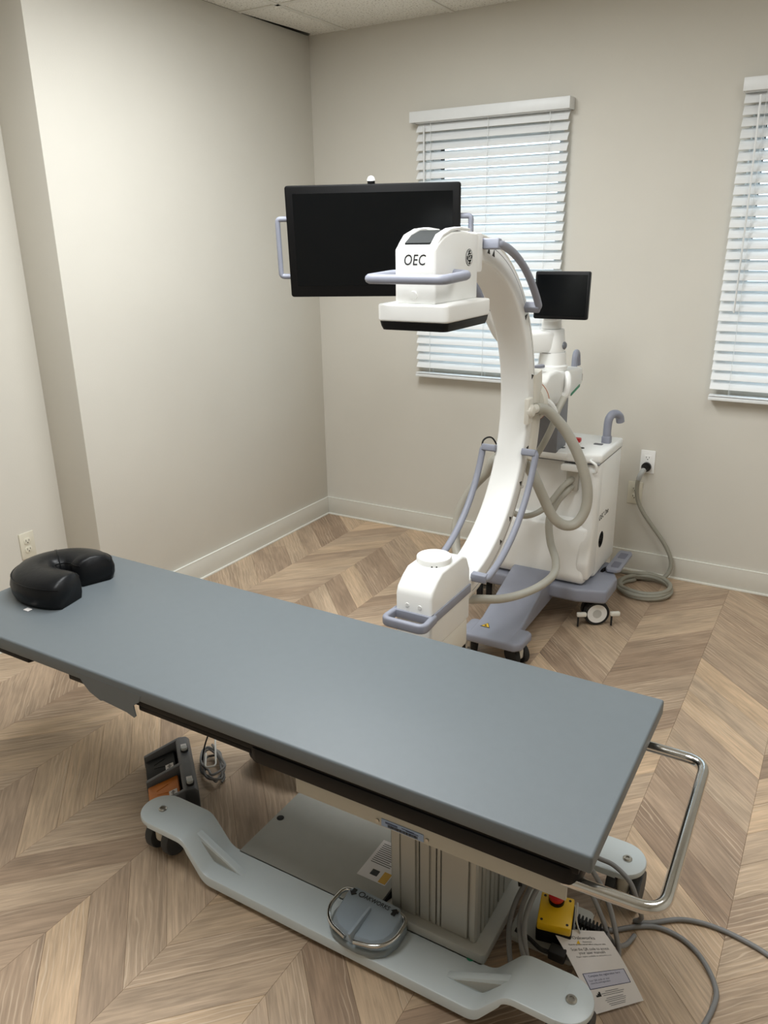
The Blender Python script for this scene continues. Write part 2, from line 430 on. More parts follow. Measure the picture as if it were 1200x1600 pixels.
for z, poly, full, down, cx, cy in vis[:300]:
    if len(poly) == 4 and all((Vector(a)-Vector(b)).length < 1e-5 for a, b in zip(poly, full)):
        me = shared.get(down); o = plank_obj('plank', plank_bm([(p[0]-cx, p[1]-cy) for p in poly], down) if me is None else None, me, (cx, cy, 0))
        shared[down] = o.data
    else: plank_obj('plank', plank_bm([(p[0]-cx, p[1]-cy) for p in poly], down), None, (cx, cy, 0))
tag(plank_obj('plank_field', rest), 'oak chevron planks outside the picture', kind='stuff')

# ---- ceiling: mineral tiles in a T-bar grid
cs_ = S(); cs_.box(ALC-.1, RX+.1, RY-.1, WT, CEIL+.20, CEIL+.25, 0); cs_.box(ALC-.14, ALC-.1, RY-.1, WT, CEIL-.05, CEIL+.25, 0)  # near-black slab for the unlit plenum; unseen side skirt added to block sky light
ce = tag(cs_.done('ceiling', M('plenum_dark', (20, 19, 18), .9), ang=0), 'suspended ceiling of speckled mineral tiles', kind='structure')
GX, GY, TS = .2351, -.570, .6096
gx = [ALC] + [GX+TS*i for i in range(0, 8) if GX+TS*i < RX-.02] + [RX]
gy = [0.] + [GY-TS*i for i in range(0, 10) if GY-TS*i > RY+.02] + [RY]
def in_troffer(cx, cy):
    for (lx, ly, w) in TROFFERS:
        if abs(cx-lx) < .30 and abs(cy-ly) < .60: return True
    return False
# snap the light fittings to the grid: 2 x 4 ft openings
SNAP = []
for (lx, ly, lw) in TROFFERS:
    i = min(range(len(gx)-1), key=lambda i: abs((gx[i]+gx[i+1])/2-lx)); j = min(range(len(gy)-2), key=lambda j: abs(gy[j+1]-ly))
    SNAP.append((i, j))
for i in range(len(gx)-1):
    for j in range(len(gy)-1):
        if any(i == a and j in (b, b+1) for a, b in SNAP): continue
        x0, x1, y1, y0 = gx[i], gx[i+1], gy[j], gy[j+1]
        if i == 0 and y0 > YE-.01 and True: x0 = 0.0
        if i == 0 and j == 0:                                   # corner tile does not reach the wall: dark sliver
            pts = [(.0, y0+.004), (x1-.004, y0+.004), (x1-.004, 0), (.0, 0), (.034, -.035), (.026, -.20), (.012, -.38)]
            S().prism(ccw(pts), 'z', CEIL-.002, CEIL+.012, bev=.001).done('ceiling_tile', TILE, ce); continue
        box('ceiling_tile', x0+(.004 if i else 0), x1-.004, y0+.004, y1-(.004 if j else 0), CEIL-.002, CEIL+.012, TILE, ce, bev=.001)
for x in gx[1:-1]: box('grid_bar', x-.012, x+.012, RY, -.001, CEIL-.006, CEIL-.002, GRID, ce, bev=.0005)
for y in gy[1:-1]: box('grid_bar', (0.001 if y > YE else ALC+.001), RX, y-.012, y+.012, CEIL-.006, CEIL-.002, GRID, ce, bev=.0005)
DIFF = M('light_diffuser', (245, 242, 235), .5, noise=0, emit=(255, 246, 232), es=2.5)
nm = ['left', 'right', 'rear']
for n_, ((i, j), (lx, ly, lw)) in enumerate(zip(SNAP, TROFFERS)):
    x0, x1, y1, y0 = gx[i], gx[i+1], gy[j], gy[j+2]
    t = thing('ceiling_light', 'recessed white ceiling light panel, the %s one above the room' % nm[n_], 'ceiling light', ((x0+x1)/2, (y0+y1)/2, CEIL+.02), 'recessed ceiling lights')
    f = S(); f.box(x0+.006, x0+.03, y0+.006, y1-.006, CEIL-.004, CEIL+.06, .001); f.box(x1-.03, x1-.006, y0+.006, y1-.006, CEIL-.004, CEIL+.06, .001)
    f.box(x0+.03, x1-.03, y0+.006, y0+.03, CEIL-.004, CEIL+.06, .001); f.box(x0+.03, x1-.03, y1-.03, y1-.006, CEIL-.004, CEIL+.06, .001)
    f.done('frame', GRID, t); box('diffuser', x0+.03, x1-.03, y0+.03, y1-.03, CEIL, CEIL+.004, DIFF, t, bev=0)

# ---- windows
for i, (a, b) in enumerate(WINS):
    f = S()
    y0, y1 = .075, .125
    f.box(a, a+.045, y0, y1, WZ0, WZ1, .002); f.box(b-.045, b, y0, y1, WZ0, WZ1, .002)
    f.box(a+.045, b-.045, y0, y1, WZ0, WZ0+.05, .002); f.box(a+.045, b-.045, y0, y1, WZ1-.045, WZ1, .002); f.box(a+.045, b-.045, y0, y1, 1.56, 1.60, .002)
    w = tag(f.done('window_%d' % (i+1), FOOTW), 'white framed window behind the %s blind' % ('left' if i == 0 else 'right'), kind='structure')
    box('pane', a+.045, b-.045, .098, .102, WZ0+.05, 1.56, GLASS, w, bev=0); box('pane', a+.045, b-.045, .098, .102, 1.60, WZ1-.045, GLASS, w, bev=0)
    box('window_sill', a-.0, b+.0, .001, .075, WZ0-.0, WZ0+.012, FOOTW, w, bev=.003)

tag(box('ground_outside', -12, 16, WT+.02, 30, -.45, -.40, M('outside_ground', (96, 104, 108), .9, noise=.15, nscale=2), bev=0), 'grey paved ground outside the windows', kind='structure')

# ================================================================== BLINDS
slat_mesh = {}
def blind(x0, x1, vx0, vx1, wand_x, label):
    t = thing('window_blind', label, 'window blind', ((x0+x1)/2, -.04, .935), 'white window blinds')
    v = S(); v.box(vx0, vx1, -.074, -.064, 2.207, 2.258, .003); v.box(vx0, vx0+.006, -.066, -.002, 2.207, 2.258, .001); v.box(vx1-.006, vx1, -.066, -.002, 2.207, 2.258, .001)
    v.done('valance', FOOTW, t)
    box('headrail', x0, x1, -.058, -.006, 2.205, 2.25, FOOTW, t, bev=.002)
    z = 2.185; n = 0
    W_, A = .050, R(52)
    while z > .972:
        if 's' not in slat_mesh:
            b = S(); prof = []
            for k in range(7):
                u = (k/6-.5)*W_; c = .0028*(1-(2*u/W_)**2); prof.append((u, c))
            top = [(u*math.cos(A)-(-c)*math.sin(A), u*math.sin(A)-c*math.cos(A)*-1) for u, c in prof]
            # u runs from the room edge (low) to the window edge (high); crown towards the room
            top = [(u*math.cos(A)-c*math.sin(A), u*math.sin(A)+c*math.cos(A)) for u, c in prof]
            bot = [(p[0]+.0022*math.sin(A), p[1]-.0022*math.cos(A)) for p in top][::-1]
            ring = top+bot
            b.loft([[((x0), p[0], p[1]) for p in ring], [((x1), p[0], p[1]) for p in ring]])
            o = b.done('slat', SLAT, t); slat_mesh['s'] = (o.data, WLOC[o.name].copy())
            c0 = slat_mesh['s'][1]
            bpy.data.objects.remove(o, do_unlink=True)
        me, c0 = slat_mesh['s']
        o = bpy.data.objects.new('slat', me); COL.objects.link(o); o.parent = t
        w = Vector(((x0+x1)/2, c0.y-.034, z+c0.z)); o.location = w-WLOC[t.name]; WLOC[o.name] = w
        if n == 2 : o.rotation_euler.x = R(-3)
        z -= .0437; n += 1
    box('bottom_rail', x0, x1, -.062, -.010, .935, .951, FOOTW, t, bev=.003)
    box('bottom_slat', x0, x1, -.062, -.012, .954, .957, SLAT, t, bev=.001)
    for cx in (x0+.085, (x0+x1)/2, x1-.085):
        c = S(); c.tube([(cx, -.056, 2.21), (cx, -.056, .945)], .0011, 5, smooth=0); c.tube([(cx, -.012, 2.21), (cx, -.012, .945)], .0011, 5, smooth=0)
        c.done('ladder_cord', FOOTW, t)
    if wand_x: tube('tilt_wand', [(wand_x, -.068, 2.19), (wand_x+.004, -.072, 1.75), (wand_x+.002, -.070, 1.33)], .0045, FOOTW, t, 6)
    return t
blind(.672, 1.462, .645, 1.474, .725, 'closed white slatted blind behind the big monitor')
blind(2.204, 2.994, 2.198, 3.005, 2.268, 'white slatted blind at the right, cut off by the frame')

# ================================================================== WALL OUTLETS
def outlet(name, label, origin, xdir, mat, gfci):
    global XF
    t = thing(name, label, 'outlet', origin)
    XF = frame3(origin, xdir, (0, 0, 1))          # local: x along wall, y up, z out of wall
    S().prism(rrect(.071, .117, .004), 'z', 0, .006, bev=.0018).done('cover_plate', mat, t)
    if gfci:
        ins = S().prism(rrect(.0335, .068, .002), 'z', .004, .0085, bev=.001).done('insert', mat, t)
        box('test_button', -.008, .008, .001, .006, .008, .0105, mat, ins, bev=.0008); box('reset_button', -.008, .008, -.006, -.001, .008, .0105, mat, ins, bev=.0008)
        cs = ((0, .020), (0, -.020))
    else:
        cs = ((0, .0195), (0, -.0195))
    for cx, cy in cs:
        if not gfci: sk = S().prism(rrect(.034, .029, .012), 'z', .004, .0085, bev=.001).done('socket', mat, t)
        else: sk = ins
        sl = S(); sl.box(cx-.0082, cx-.0058, cy-.001, cy+.008, .0082, .0088, 0); sl.box(cx+.0058, cx+.0082, cy, cy+.0075, .0082, .0088, 0)
        sl.lathe([(.0028, 0), (.0028, .0006)], (cx, cy-.0065, .0082), seg=10)
        if not gfci:
            for v in sk.data.vertices: v.co = v.co
            sk.location = sk.location + XF.to_3x3() @ Vector((cx, cy, 0)); WLOC[sk.name] = WLOC[sk.name] + XF.to_3x3() @ Vector((cx, cy, 0))
        sl.done('slots', SLOT, sk)
    for cy in ((.048, -.048) if gfci else (0,)): S().lathe([(.003, 0), (.003, .0012), (.001, .0016)], (0, cy, .0055), seg=10).done('screw', mat, t)
    XF = Matrix.Identity(4)
    return t
outlet('wall_outlet', 'bright white GFCI outlet on the back wall with a grey cord plugged in', (1.952, 0, .592), (1, 0, 0), OUTW, True)
outlet('wall_outlet', 'almond duplex outlet on the back wall, just below the white one', (1.904, 0, .424), (1, 0, 0), OUTA, False)
outlet('wall_outlet', 'almond duplex outlet on the recessed left wall behind the black face cushion', (ALC, -1.968, .424), (0, 1, 0), OUTA, False)

# power cord of the machine: plug, hanging part, coil on the floor
t = thing('power_cord', 'thick grey power cord plugged into the white outlet and coiled on the floor', 'power cord', (2.05, -.22, 0))
pg = S(); pg.lathe([(.0, 0), (.021, 0), (.023, .006), (.023, .022), (.017, .03), (.010, .05)], (1.952, -.0095, .570), 'y', 20)
for v in pg.bm.verts: v.co.y = -.0095-(v.co.y+.0095)
plug = pg.done('plug', BLACK, t)
S().tube([(1.951, -.045, .568), (1.945, -.066, .555), (1.936, -.070, .536), (1.930, -.066, .515)], .0125, 10).done('plug_collar', M('clear_grey', (170, 172, 170), .25), t)
path = [(1.930, -.066, .515), (1.925, -.060, .49), (1.926, -.045, .42), (1.952, -.04, .353), (2.013, -.045, .277), (2.077, -.05, .202), (2.117, -.055, .132), (2.126, -.065, .075), (2.105, -.085, .030), (2.04, -.105, .0125), (1.97, -.115, .0118)]
for k in range(0, 37):
    a = R(130+30*k); rr = .112+.011*math.sin(k*.21)+(.014 if 12 < k < 28 else 0)
    path.append((2.045+1.0*rr*math.cos(a), -.235+1.02*rr*math.sin(a)*1.0, .0118+.0150*k/13*.75))
path += [(1.93, -.13, .035), (1.88, -.10, .02), (1.80, -.16, .0118)]
S().tube(path, .0108, 8, smooth=4).done('cord', CORD, t, ang=60)

# ================================================================== IMAGING TABLE
T = thing('imaging_table', 'long grey padded imaging table on a pale wheeled base in the foreground', 'table', (1.6, -2.48, 0))
tx0, tx1, ty0, ty1, tz = .521, 2.497, -2.772, -2.190, .620
pad = S().box(tx0, tx1, ty0, ty1, tz-.041, tz, .006, 3).done('mattress_pad', PAD, T)
S().prism([(1.120, .600), (1.145, .570), (1.165, .552), (1.203, .538), (1.214, .541), (1.30, .534), (1.326, .526), (1.332, .532), (1.328, .562), (1.350, .578), (1.36, .600)], 'y', ty0-.0006, ty0+.003, bev=0).done('hanging_flap', PAD, pad)
for sy in (ty0+.001, ty1-.001):                                 # corner seams of the pad cover
    tube('corner_seam', [(tx1-.004, sy+(.004 if sy < -2.5 else -.004), tz-.006), (tx1-.004, sy+(.004 if sy < -2.5 else -.004), tz-.038)], .0016, PAD, pad, 5, smooth=0)
plan = [(.535, -2.204), (.535, -2.764), (.905, -2.764), (.930, -2.705), (1.035, -2.705), (1.075, -2.764), (2.472, -2.764), (2.472, -2.204)]
S().prism(plan, 'z', .560, .5785, bev=.003).done('tabletop_panel', BLACK, T)
S().box(1.335, 1.70, -2.762, -2.21, .545, .560, .003).done('panel_stiffener', BLACK, T)
rail = S().prism([(x+2.0825, y-2.4785) for x, y in rrect(.785, .580, .030)], 'z', .531, .570, bev=.004).done('side_rail', BLACK, T)
c = S(); c.box(1.812, 2.447, -2.744, -2.736, .471, .532, .001); c.box(1.812, 1.820, -2.738, -2.25, .470, .532, .001); c.box(1.812, 2.447, -2.25, -2.242, .470, .532, .001)
c.box(1.812, 2.447, -2.744, -2.242, .518, .530, .001); c.box(1.95, 2.24, -2.62, -2.32, .49, .52, .002)
car = c.done('carriage', BEIGE, T)
lab = box('barcode_label', 2.040, 2.142, -2.7455, -2.7435, .475, .4935, LABELB, car, bev=0)
b = S(); x = 2.056
while x < 2.128:
    w = random.choice((.0008, .0014, .002)); b.box(x, x+w, -2.7462, -2.7452, .477, .4835, 0); x += w+random.choice((.0008, .0012))
b.done('barcode', PRINT, lab, ang=0)
b = S()
for (a, z) in ((2.05, .488), (2.05, .4855), (2.09, .488), (2.10, .486)): b.box(a, a+.03, -2.7462, -2.7452, z, z+.001, 0)
b.done('fine_print', NAVY, lab, ang=0)
for x in (2.030, 2.150): S().lathe([(.0, -.003), (.0042, -.003), (.0045, 0)], (x, -2.744, .484), 'y', 12).done('screw', STEEL, car)
# lifting column: grooved aluminium sleeve
pts = [(1.965, -2.34), (1.965, -2.580), (1.972, -2.588)]
for gx0, gw, gd in ((1.993, .004, .004), (2.036, .008, .006), (2.046, .003, .012), (2.074, .006, .005), (2.092, .003, .010), (2.104, .003, .006)):
    pts += [(gx0, -2.588), (gx0+.001, -2.588+gd), (gx0+gw, -2.588+gd), (gx0+gw+.001, -2.588)]
pts += [(2.176, -2.588), (2.178, -2.582), (2.183, -2.582), (2.185, -2.590), (2.196, -2.590), (2.200, -2.584)]
for gy0, gw, gd in ((-2.565, .008, .008), (-2.54, .004, .004), (-2.515, .010, .010), (-2.485, .004, .004), (-2.46, .012, .010), (-2.42, .006, .006)):
    pts += [(2.200, gy0), (2.200-gd, gy0+.001), (2.200-gd, gy0+gw), (2.200, gy0+gw+.001)]
pts += [(2.200, -2.34)]
S().prism(pts, 'z', .080, .500, bev=0).done('lift_column', ALU, T, ang=30)
S().prism([(x+2.088, y-2.44) for x, y in rrect(.29, .345, .012)], 'z', .050, .078, bev=.004).done('column_foot', PLATE, T)
bp = S().box(1.487, 2.228, -2.615, -2.27, .038, .050, .002).done('base_plate', PLATE, T)
S().lathe([(.0, .0), (.011, 0), (.011, .0015), (.008, .003)], (1.507, -2.449, .049), seg=16).done('hole_plug', RUBBER, bp)
st = S(); st.box(1.820, 1.908, -2.520, -2.376, .0502, .0508, 0); stk = st.done('warning_label', PAPER, bp)
b = S()
for k in range(11): b.box(1.829, 1.900-.01*(k % 3), -2.390-.0072*k, -2.388-.0072*k, .0508, .0511, 0)
b.box(1.850, 1.872, -2.503, -2.483, .0508, .0511, 0)
b.done('label_print', PRINT, stk, ang=0)
box('label_stripe', 1.884, 1.906, -2.517, -2.478, .0508, .0512, M('label_amber', (206, 160, 60), .6), stk, bev=0)
S().lathe([(.0, 0), (.009, 0), (.009, .0012), (.0, .0014)], (2.196, -2.608, .0500), seg=16).done('earth_label', GREEN, bp)
S().lathe([(.0, 0), (.006, 0), (.006, .003), (.003, .005), (.0, .005)], (2.216, -2.606, .0500), seg=14).done('bolt', STEEL, bp)
tr = S().prism([(x+2.33, y-2.42) for x, y in rrect(.17, .17, .015)], 'z', .040, .055, bev=.003).done('cable_tray', PLATE, T)
# base beams with raised ends
def beam(yc):
    h = .0625
    top = fillet([(1.262, 0, .140), (1.392, 0, .140), (1.462, 0, .050), (2.258, 0, .050), (2.330, 0, .140), (2.440, 0, .140)], .022)
    top = [(p.x, p.z) for p in top]
    rings = []
    b = S()
    for (x, z) in top:
        tk = .030 if z < .07 else (.018 if z > .125 else .024)
        r_ = .005
        rings.append([(x, yc-h, z-tk), (x, yc-h, z-r_), (x, yc-h+r_*.3, z-r_*.3), (x, yc-h+r_, z), (x, yc+h-r_, z), (x, yc+h-r_*.3, z-r_*.3), (x, yc+h, z-r_), (x, yc+h, z-tk)])
    b.loft(rings)
    for xe, sg in ((1.262, -1), (2.440, 1)):
        arc = [(xe+sg*h*math.cos(R(a)), yc+h*math.sin(R(a))) for a in range(-90, 91, 10)]
        b.prism(ccw([(xe-sg*.03, yc-h+.001)]+[(p_[0], yc+(p_[1]-yc)*.985) for p_ in arc]+[(xe-sg*.03, yc+h-.001)]), 'z', .1225, .1397, bev=.004)
    bo = b.done('base_beam', TABLEW, T)
    for xe in (1.262, 2.455):
        S().lathe([(.0, 0), (.012, 0), (.012, .003), (.009, .006), (.005, .006), (.005, .003), (.0, .003)], (xe, yc, .1395), seg=16).done('bolt', STEEL, bo)
    for s_, pts in ((0, [(1.398, .128), (1.452, .056), (1.47, .049), (1.560, .049), (1.545, .056)]), (1, [(2.322, .128), (2.268, .056), (2.25, .049), (2.165, .049), (2.18, .056)])):
        S().prism(ccw(pts), 'y', yc-.014, yc+.006, bev=.003).done('gusset', TABLEW, bo)
        S().prism(ccw([(p[0]+(.002 if s_ == 0 else -.002), p[1]) for p in ([(1.412, .108), (1.458, .057), (1.535, .054)] if s_ == 0 else [(2.308, .108), (2.262, .057), (2.19, .054)])]), 'y', yc-.0152, yc-.013, bev=.0005).done('gusset_inset', PLATE, bo)
    return bo
beam(-2.6675); beam(-2.208)
def caster(x, y, brake):
    c = S(); c.lathe([(.0, 0), (.020, 0), (.020, .022), (.0, .022)], (x, y, .100), seg=16)
    c.box(x-.016, x+.016, y-.030, y+.045, .045, .105, .012, 3)
    cc = c.done('caster', M('caster_body', (206, 200, 186), .45), T)
    for sx in (-1, 1):
        xw = x+sx*.031
        w = S().lathe([(.034, -.012), (.048, -.012), (.050, -.009), (.050, .009), (.048, .012), (.034, .012)], (xw, y+.008, .050), 'x', 28).done('tread', TREAD, cc)
        S().lathe([(.0, -.011), (.036, -.010), (.036, .010), (.0, .011)], (xw, y+.008, .050), 'x', 24).done('wheel_disc', M('caster_body'), cc)
    if brake: box('brake_tab', x-.012, x+.030, y+.052, y+.075, .088, .108, BLACK, cc, bev=.004)
for x, y, br in ((1.262, -2.6675, False), (2.455, -2.6675, False), (1.262, -2.208, False), (2.455, -2.208, True)): caster(x, y, br)
# chrome push handle at the foot end
tube('push_handle', fillet([(2.44, -2.262, .530), (2.612, -2.262, .530), (2.620, -2.745, .530), (2.44, -2.752, .530)], .045, 7), .0125, CHROME, T, 14, smooth=0)

# ================================================================== FACE CUSHION
t = thing('face_cushion', 'black vinyl horseshoe face cushion lying on the head end of the grey table', 'cushion', (.68, -2.45, tz))
cl = catmull([Vector(p) for p in ((.752, -2.384, 0), (.700, -2.366, 0), (.640, -2.382, 0), (.602, -2.430, 0), (.600, -2.482, 0), (.635, -2.528, 0), (.705, -2.546, 0), (.806, -2.528, 0))], 6)
n = len(cl); rings = []
def hs(q, w, hgt):     # cushion section: flat base, bulging side, domed top
    return [(-w*.88, .002), (-w, .020), (-w*1.02, hgt*.55), (-w*.93, hgt*.80), (-w*.62, hgt*.96), (-w*.2, hgt*1.02), (w*.2, hgt*1.0), (w*.62, hgt*.90), (w*.90, hgt*.72), (w, hgt*.45), (w*.97, .020), (w*.85, .002)]
for i, p in enumerate(cl):
    tg = (cl[min(i+1, n-1)]-cl[max(i-1, 0)]).normalized(); nr = Vector((-tg.y, tg.x, 0))
    e = min(i, n-1-i); k = 1.0 if e > 3 else (.45, .78, .92, .98)[e]
    ww = .070*(k*.5+.5); hh = .094*(.90+.10*k)
    # outer side is -nr for this winding (path runs counter-clockwise)
    rings.append([p - nr*q[0]*1.0 + Vector((0, 0, tz+q[1])) for q in hs(0, ww, hh)])
S().loft(rings).done('cushion_body', LEATHER, t, ang=80)
# seams
def seam(idx, lift=.0006, sl=slice(None)):
    pts = [r[idx] for r in rings][sl]; return [Vector(p)+Vector((0, 0, lift)) for p in pts]
for idx in (3, 8): tube('piping', seam(idx), .0017, LEATHER, t, 6, smooth=0)
m_ = n//2-5
for off in (-.0, .35):
    pts = [Vector(q)*(1-off)+Vector(q2)*off + Vector((0, 0, .0005)) for q, q2 in zip(rings[m_][2:10], rings[m_+1][2:10])]
    tube('stitched_seam', pts, .0012, LEATHER, t, 5, smooth=2)
box('white_tag', .712, .734, -2.630, -2.614, tz+.0005, tz+.0025, PAPER, t, bev=.0005)

# ================================================================== TABLE FOOT CONTROL
t = thing('foot_control', 'grey two-way foot control with chrome bars and black arrows on the table base', 'foot control', (1.94, -2.665, .05))
XF = Matrix.Translation((1.940, -2.665, .050)) @ Matrix.Rotation(R(-2), 4, 'Z')
dsh = [(-.078, .062), (-.092, .045), (-.094, -.005), (-.084, -.040), (-.058, -.062), (-.02, -.070), (.02, -.070), (.058, -.062), (.084, -.040), (.094, -.005), (.092, .045), (.078, .062)]
S().prism(ccw(dsh), 'z', 0, .020, bev=.006, seg=3).done('base', M('control_base', (124, 134, 138), .4), t)
body = S(); rings_ = []
for (zz, k) in ((.018, .90), (.030, .88), (.040, .82)):
    rings_.append([(p[0]*k, p[1]*k+(.004 if k < .85 else 0), zz+(.018 if p[1] > .03 else 0)*(1 if zz > .025 else 0)) for p in dsh])
body.loft(rings_); bo = body.done('pedal_body', CTRL, t, ang=40)
S().prism([(-.060, .016), (-.074, .058), (.020, .060), (.020, .040)], 'x', -.0035, .0035, bev=.001).done('divider_fin', CTRL, bo)
for s_ in (-1, 1):
    tube('chrome_bar', fillet([(s_*.060, .050, .052), (s_*.094, .042, .050), (s_*.098, -.02, .046), (s_*.070, -.058, .042), (s_*.012, -.072, .040)], .028, 5), .0052, CHROME, t, 10, smooth=0)
tf = frame3((0, .040, .0595), (1, 0, 0), (0, 1, .02))
text('lettering', 'O', .024, tf @ Matrix.Translation((-.038, 0, 0)), PRINT, bo); text('lettering', 'AKWORKS', .0175, tf @ Matrix.Translation((.008, -.001, 0)), PRINT, bo, sx=.85)
for sx_, dy in ((-.062, -1), (.060, 1)):
    ar = [(-.006, -.012), (.006, -.012), (.006, .001), (.012, .001), (0, .012), (-.012, .001), (-.006, .001)]
    S().prism(ccw([(sx_+p[0]*.85, .038+p[1]*dy*.85) for p in ar]), 'z', .0575, .0600, bev=0).done('arrow', PRINT, bo)
S().tube([(.000, .058, .022), (.004, .085, .024), (.008, .12, .034), (.008, .17, .034)], .008, 8).done('cable', BLACK, t)
XF = Matrix.Identity(4)

# ================================================================== X-RAY FOOT SWITCH
u = Vector((.764, -.645, 0)); v = Vector((-.645, -.764, 0))
t = thing('foot_switch', 'grey double foot switch with one black and one orange pedal on the floor', 'foot switch', (1.06, -2.46, 0))
XF = Matrix(((u.x, v.x, 0, 1.020), (u.y, v.y, 0, -2.318), (0, 0, 1, 0), (0, 0, 0, 1)))
LEN = .285
h = S(); h.box(0, LEN, 0, .150, .004, .022, .004)
side = [(0, .004), (0, .070), (.012, .088), (.040, .090), (.060, .082), (.152, .046), (.152, .004)]
for a, b_ in ((0, .014), (.135, .150), (LEN-.014, LEN)): h.prism(side, 'x', a, b_, bev=.003)
h.prism([(0, .004), (0, .078), (.010, .090), (.036, .092), (.046, .086), (.046, .004)], 'x', 0, LEN, bev=.004)
hs_ = h.done('housing', PEDALG, t)
for i, (u0, mt) in enumerate(((.022, BLACK), (.158, ORANGE))):
    pd = S().prism([(.052, .050), (.056, .060), (.148, .034), (.150, .026)], 'x', u0, u0+.106, bev=.003).done('pedal', mt, t, label=('black pedal', 'orange pedal')[i])
    tl = frame3((u0+.080, .075, .0560), (0, 1, -.283), (-1, 0, 0))
    XS = XF; lb = S().prism(rrect(.026, .026, .001), 'z', 0, .0012, bev=0)
    lb.bm.transform(tl); lo_ = lb.done('sticker', PAPER, pd)
    g = S(); g.lathe([(.006, 0), (.006, .0016), (.0042, .0016), (.0042, 0)], (0, .001, 0), seg=14); g.box(-.001, .001, -.009, .010, .0012, .0017, 0); g.box(-.009, .009, -.0105, -.009, .0012, .0017, 0)
    g.bm.transform(tl); g.done('symbol', PRINT, lo_, ang=0)
    g = S()
    for s_ in (-1, 1): g.obox(Vector((u0+.045+s_*.014, .105, .0468)), (.003, .040, .0012), Matrix.Rotation(R(s_*18), 3, 'Z') @ Matrix.Rotation(R(-15.8), 3, 'X'), 0)
    g.done('chevron_mark', mt, pd)
    k = S().lathe([(.0, 0), (.0125, 0), (.0125, .008), (.0, .008)], (u0+.062+.04*i, .023, .090), seg=18).done('knob_collar', RUBBER, t)
    S().lathe([(.0, 0), (.010, 0), (.0095, .008), (.0, .009)], (u0+.062+.04*i, .023, .098), seg=18).done('knob', M('knob_grey', (190, 192, 190), .35), k)
    S().prism([(x+u0+.034+.04*i, y+.023) for x, y in rrect(.018, .018, .002)], 'z', .0915, .0928, bev=0).done('sticker', PAPER, t)
XF = Matrix.Identity(4)
# its cable, bundled beside it
p = []
for k in range(34):
    a = R(20+37*k); p.append((1.138+.064*math.cos(a)+.022*math.sin(a)+.008*math.sin(k*1.7), -2.338+.022*math.sin(a)-.052*math.cos(a)+.007*math.cos(2.3*k), .008+.0013*k+.004*math.sin(k*.9)))
S().tube(p, .0042, 7, smooth=4).done('coiled_cable', CABLE, t, ang=60)
tube('cable_tie', [(1.115, -2.350, .005), (1.105, -2.352, .03), (1.092, -2.320, .075), (1.075, -2.262, .115)], .0028, BLACK, t, 6)
hk = thing('wire_hook', 'thin white wire hook lying in the coiled cable beside the foot switch', 'hook', (1.17, -2.33, .09))
tube('wire', fillet([(1.045, -2.215, .118), (1.192, -2.377, .070), (1.165, -2.398, .066), (1.120, -2.345, .070)], .012, 5), .0030, M('white_wire', (236, 236, 232), .35), hk, 8, smooth=0)

# ================================================================== EMERGENCY STOP BOX, TAG, CABLES
t = thing('emergency_stop', 'yellow emergency stop box with a red button under the table end', 'stop button', (2.345, -2.435, .055))
XF = Matrix.Translation((2.345, -2.440, .055)) @ Matrix.Rotation(R(12), 4, 'Z') @ Matrix.Rotation(R(8), 4, 'X')
S().box(-.042, .042, -.042, .046, .008, .052, .004).done('box_base', BLACK, t)
yl = S().box(-.040, .040, -.042, .044, .050, .078, .004).done('box_lid', YELLOW, t)
for q in ((-.030, -.032), (.030, -.032), (-.030, .034), (.030, .034)): S().lathe([(.0, 0), (.0035, 0), (.003, .001)], (q[0], q[1], .0778), seg=10).done('screw', SLOT, yl)
S().lathe([(.0, 0), (.019, 0), (.019, .010), (.0, .010)], (-.002, .026, .078), seg=20).done('button_collar', BLACK, t)
S().lathe([(.0, 0), (.015, 0), (.019, .010), (.019, .016), (.012, .020), (.0, .021)], (-.002, .026, .083), seg=22).done('button', REDP, t)
XF = Matrix.Identity(4)
sp = S(); pts = []
sp.tube([(2.387, -2.412, .085), (2.42, -2.410, .083), (2.462, -2.408, .078)], .0085, 10)
for k in range(9):
    c_ = Vector((2.392, -2.412, .085)).lerp(Vector((2.462, -2.408, .078)), k/8); sp.obox(c_, (.0045, .026, .026), Matrix.Identity(3), .0015)
sp.done('strain_relief', RUBBER, t)
tube('cable', [(2.462, -2.408, .078), (2.485, -2.40, .05), (2.50, -2.36, .02), (2.51, -2.31, .008)], .006, CABLE, t, 8)

tg_ = thing('hang_tag', 'white printed hang tag on a plastic tie under the table end', 'tag', (2.45, -2.48, .02))
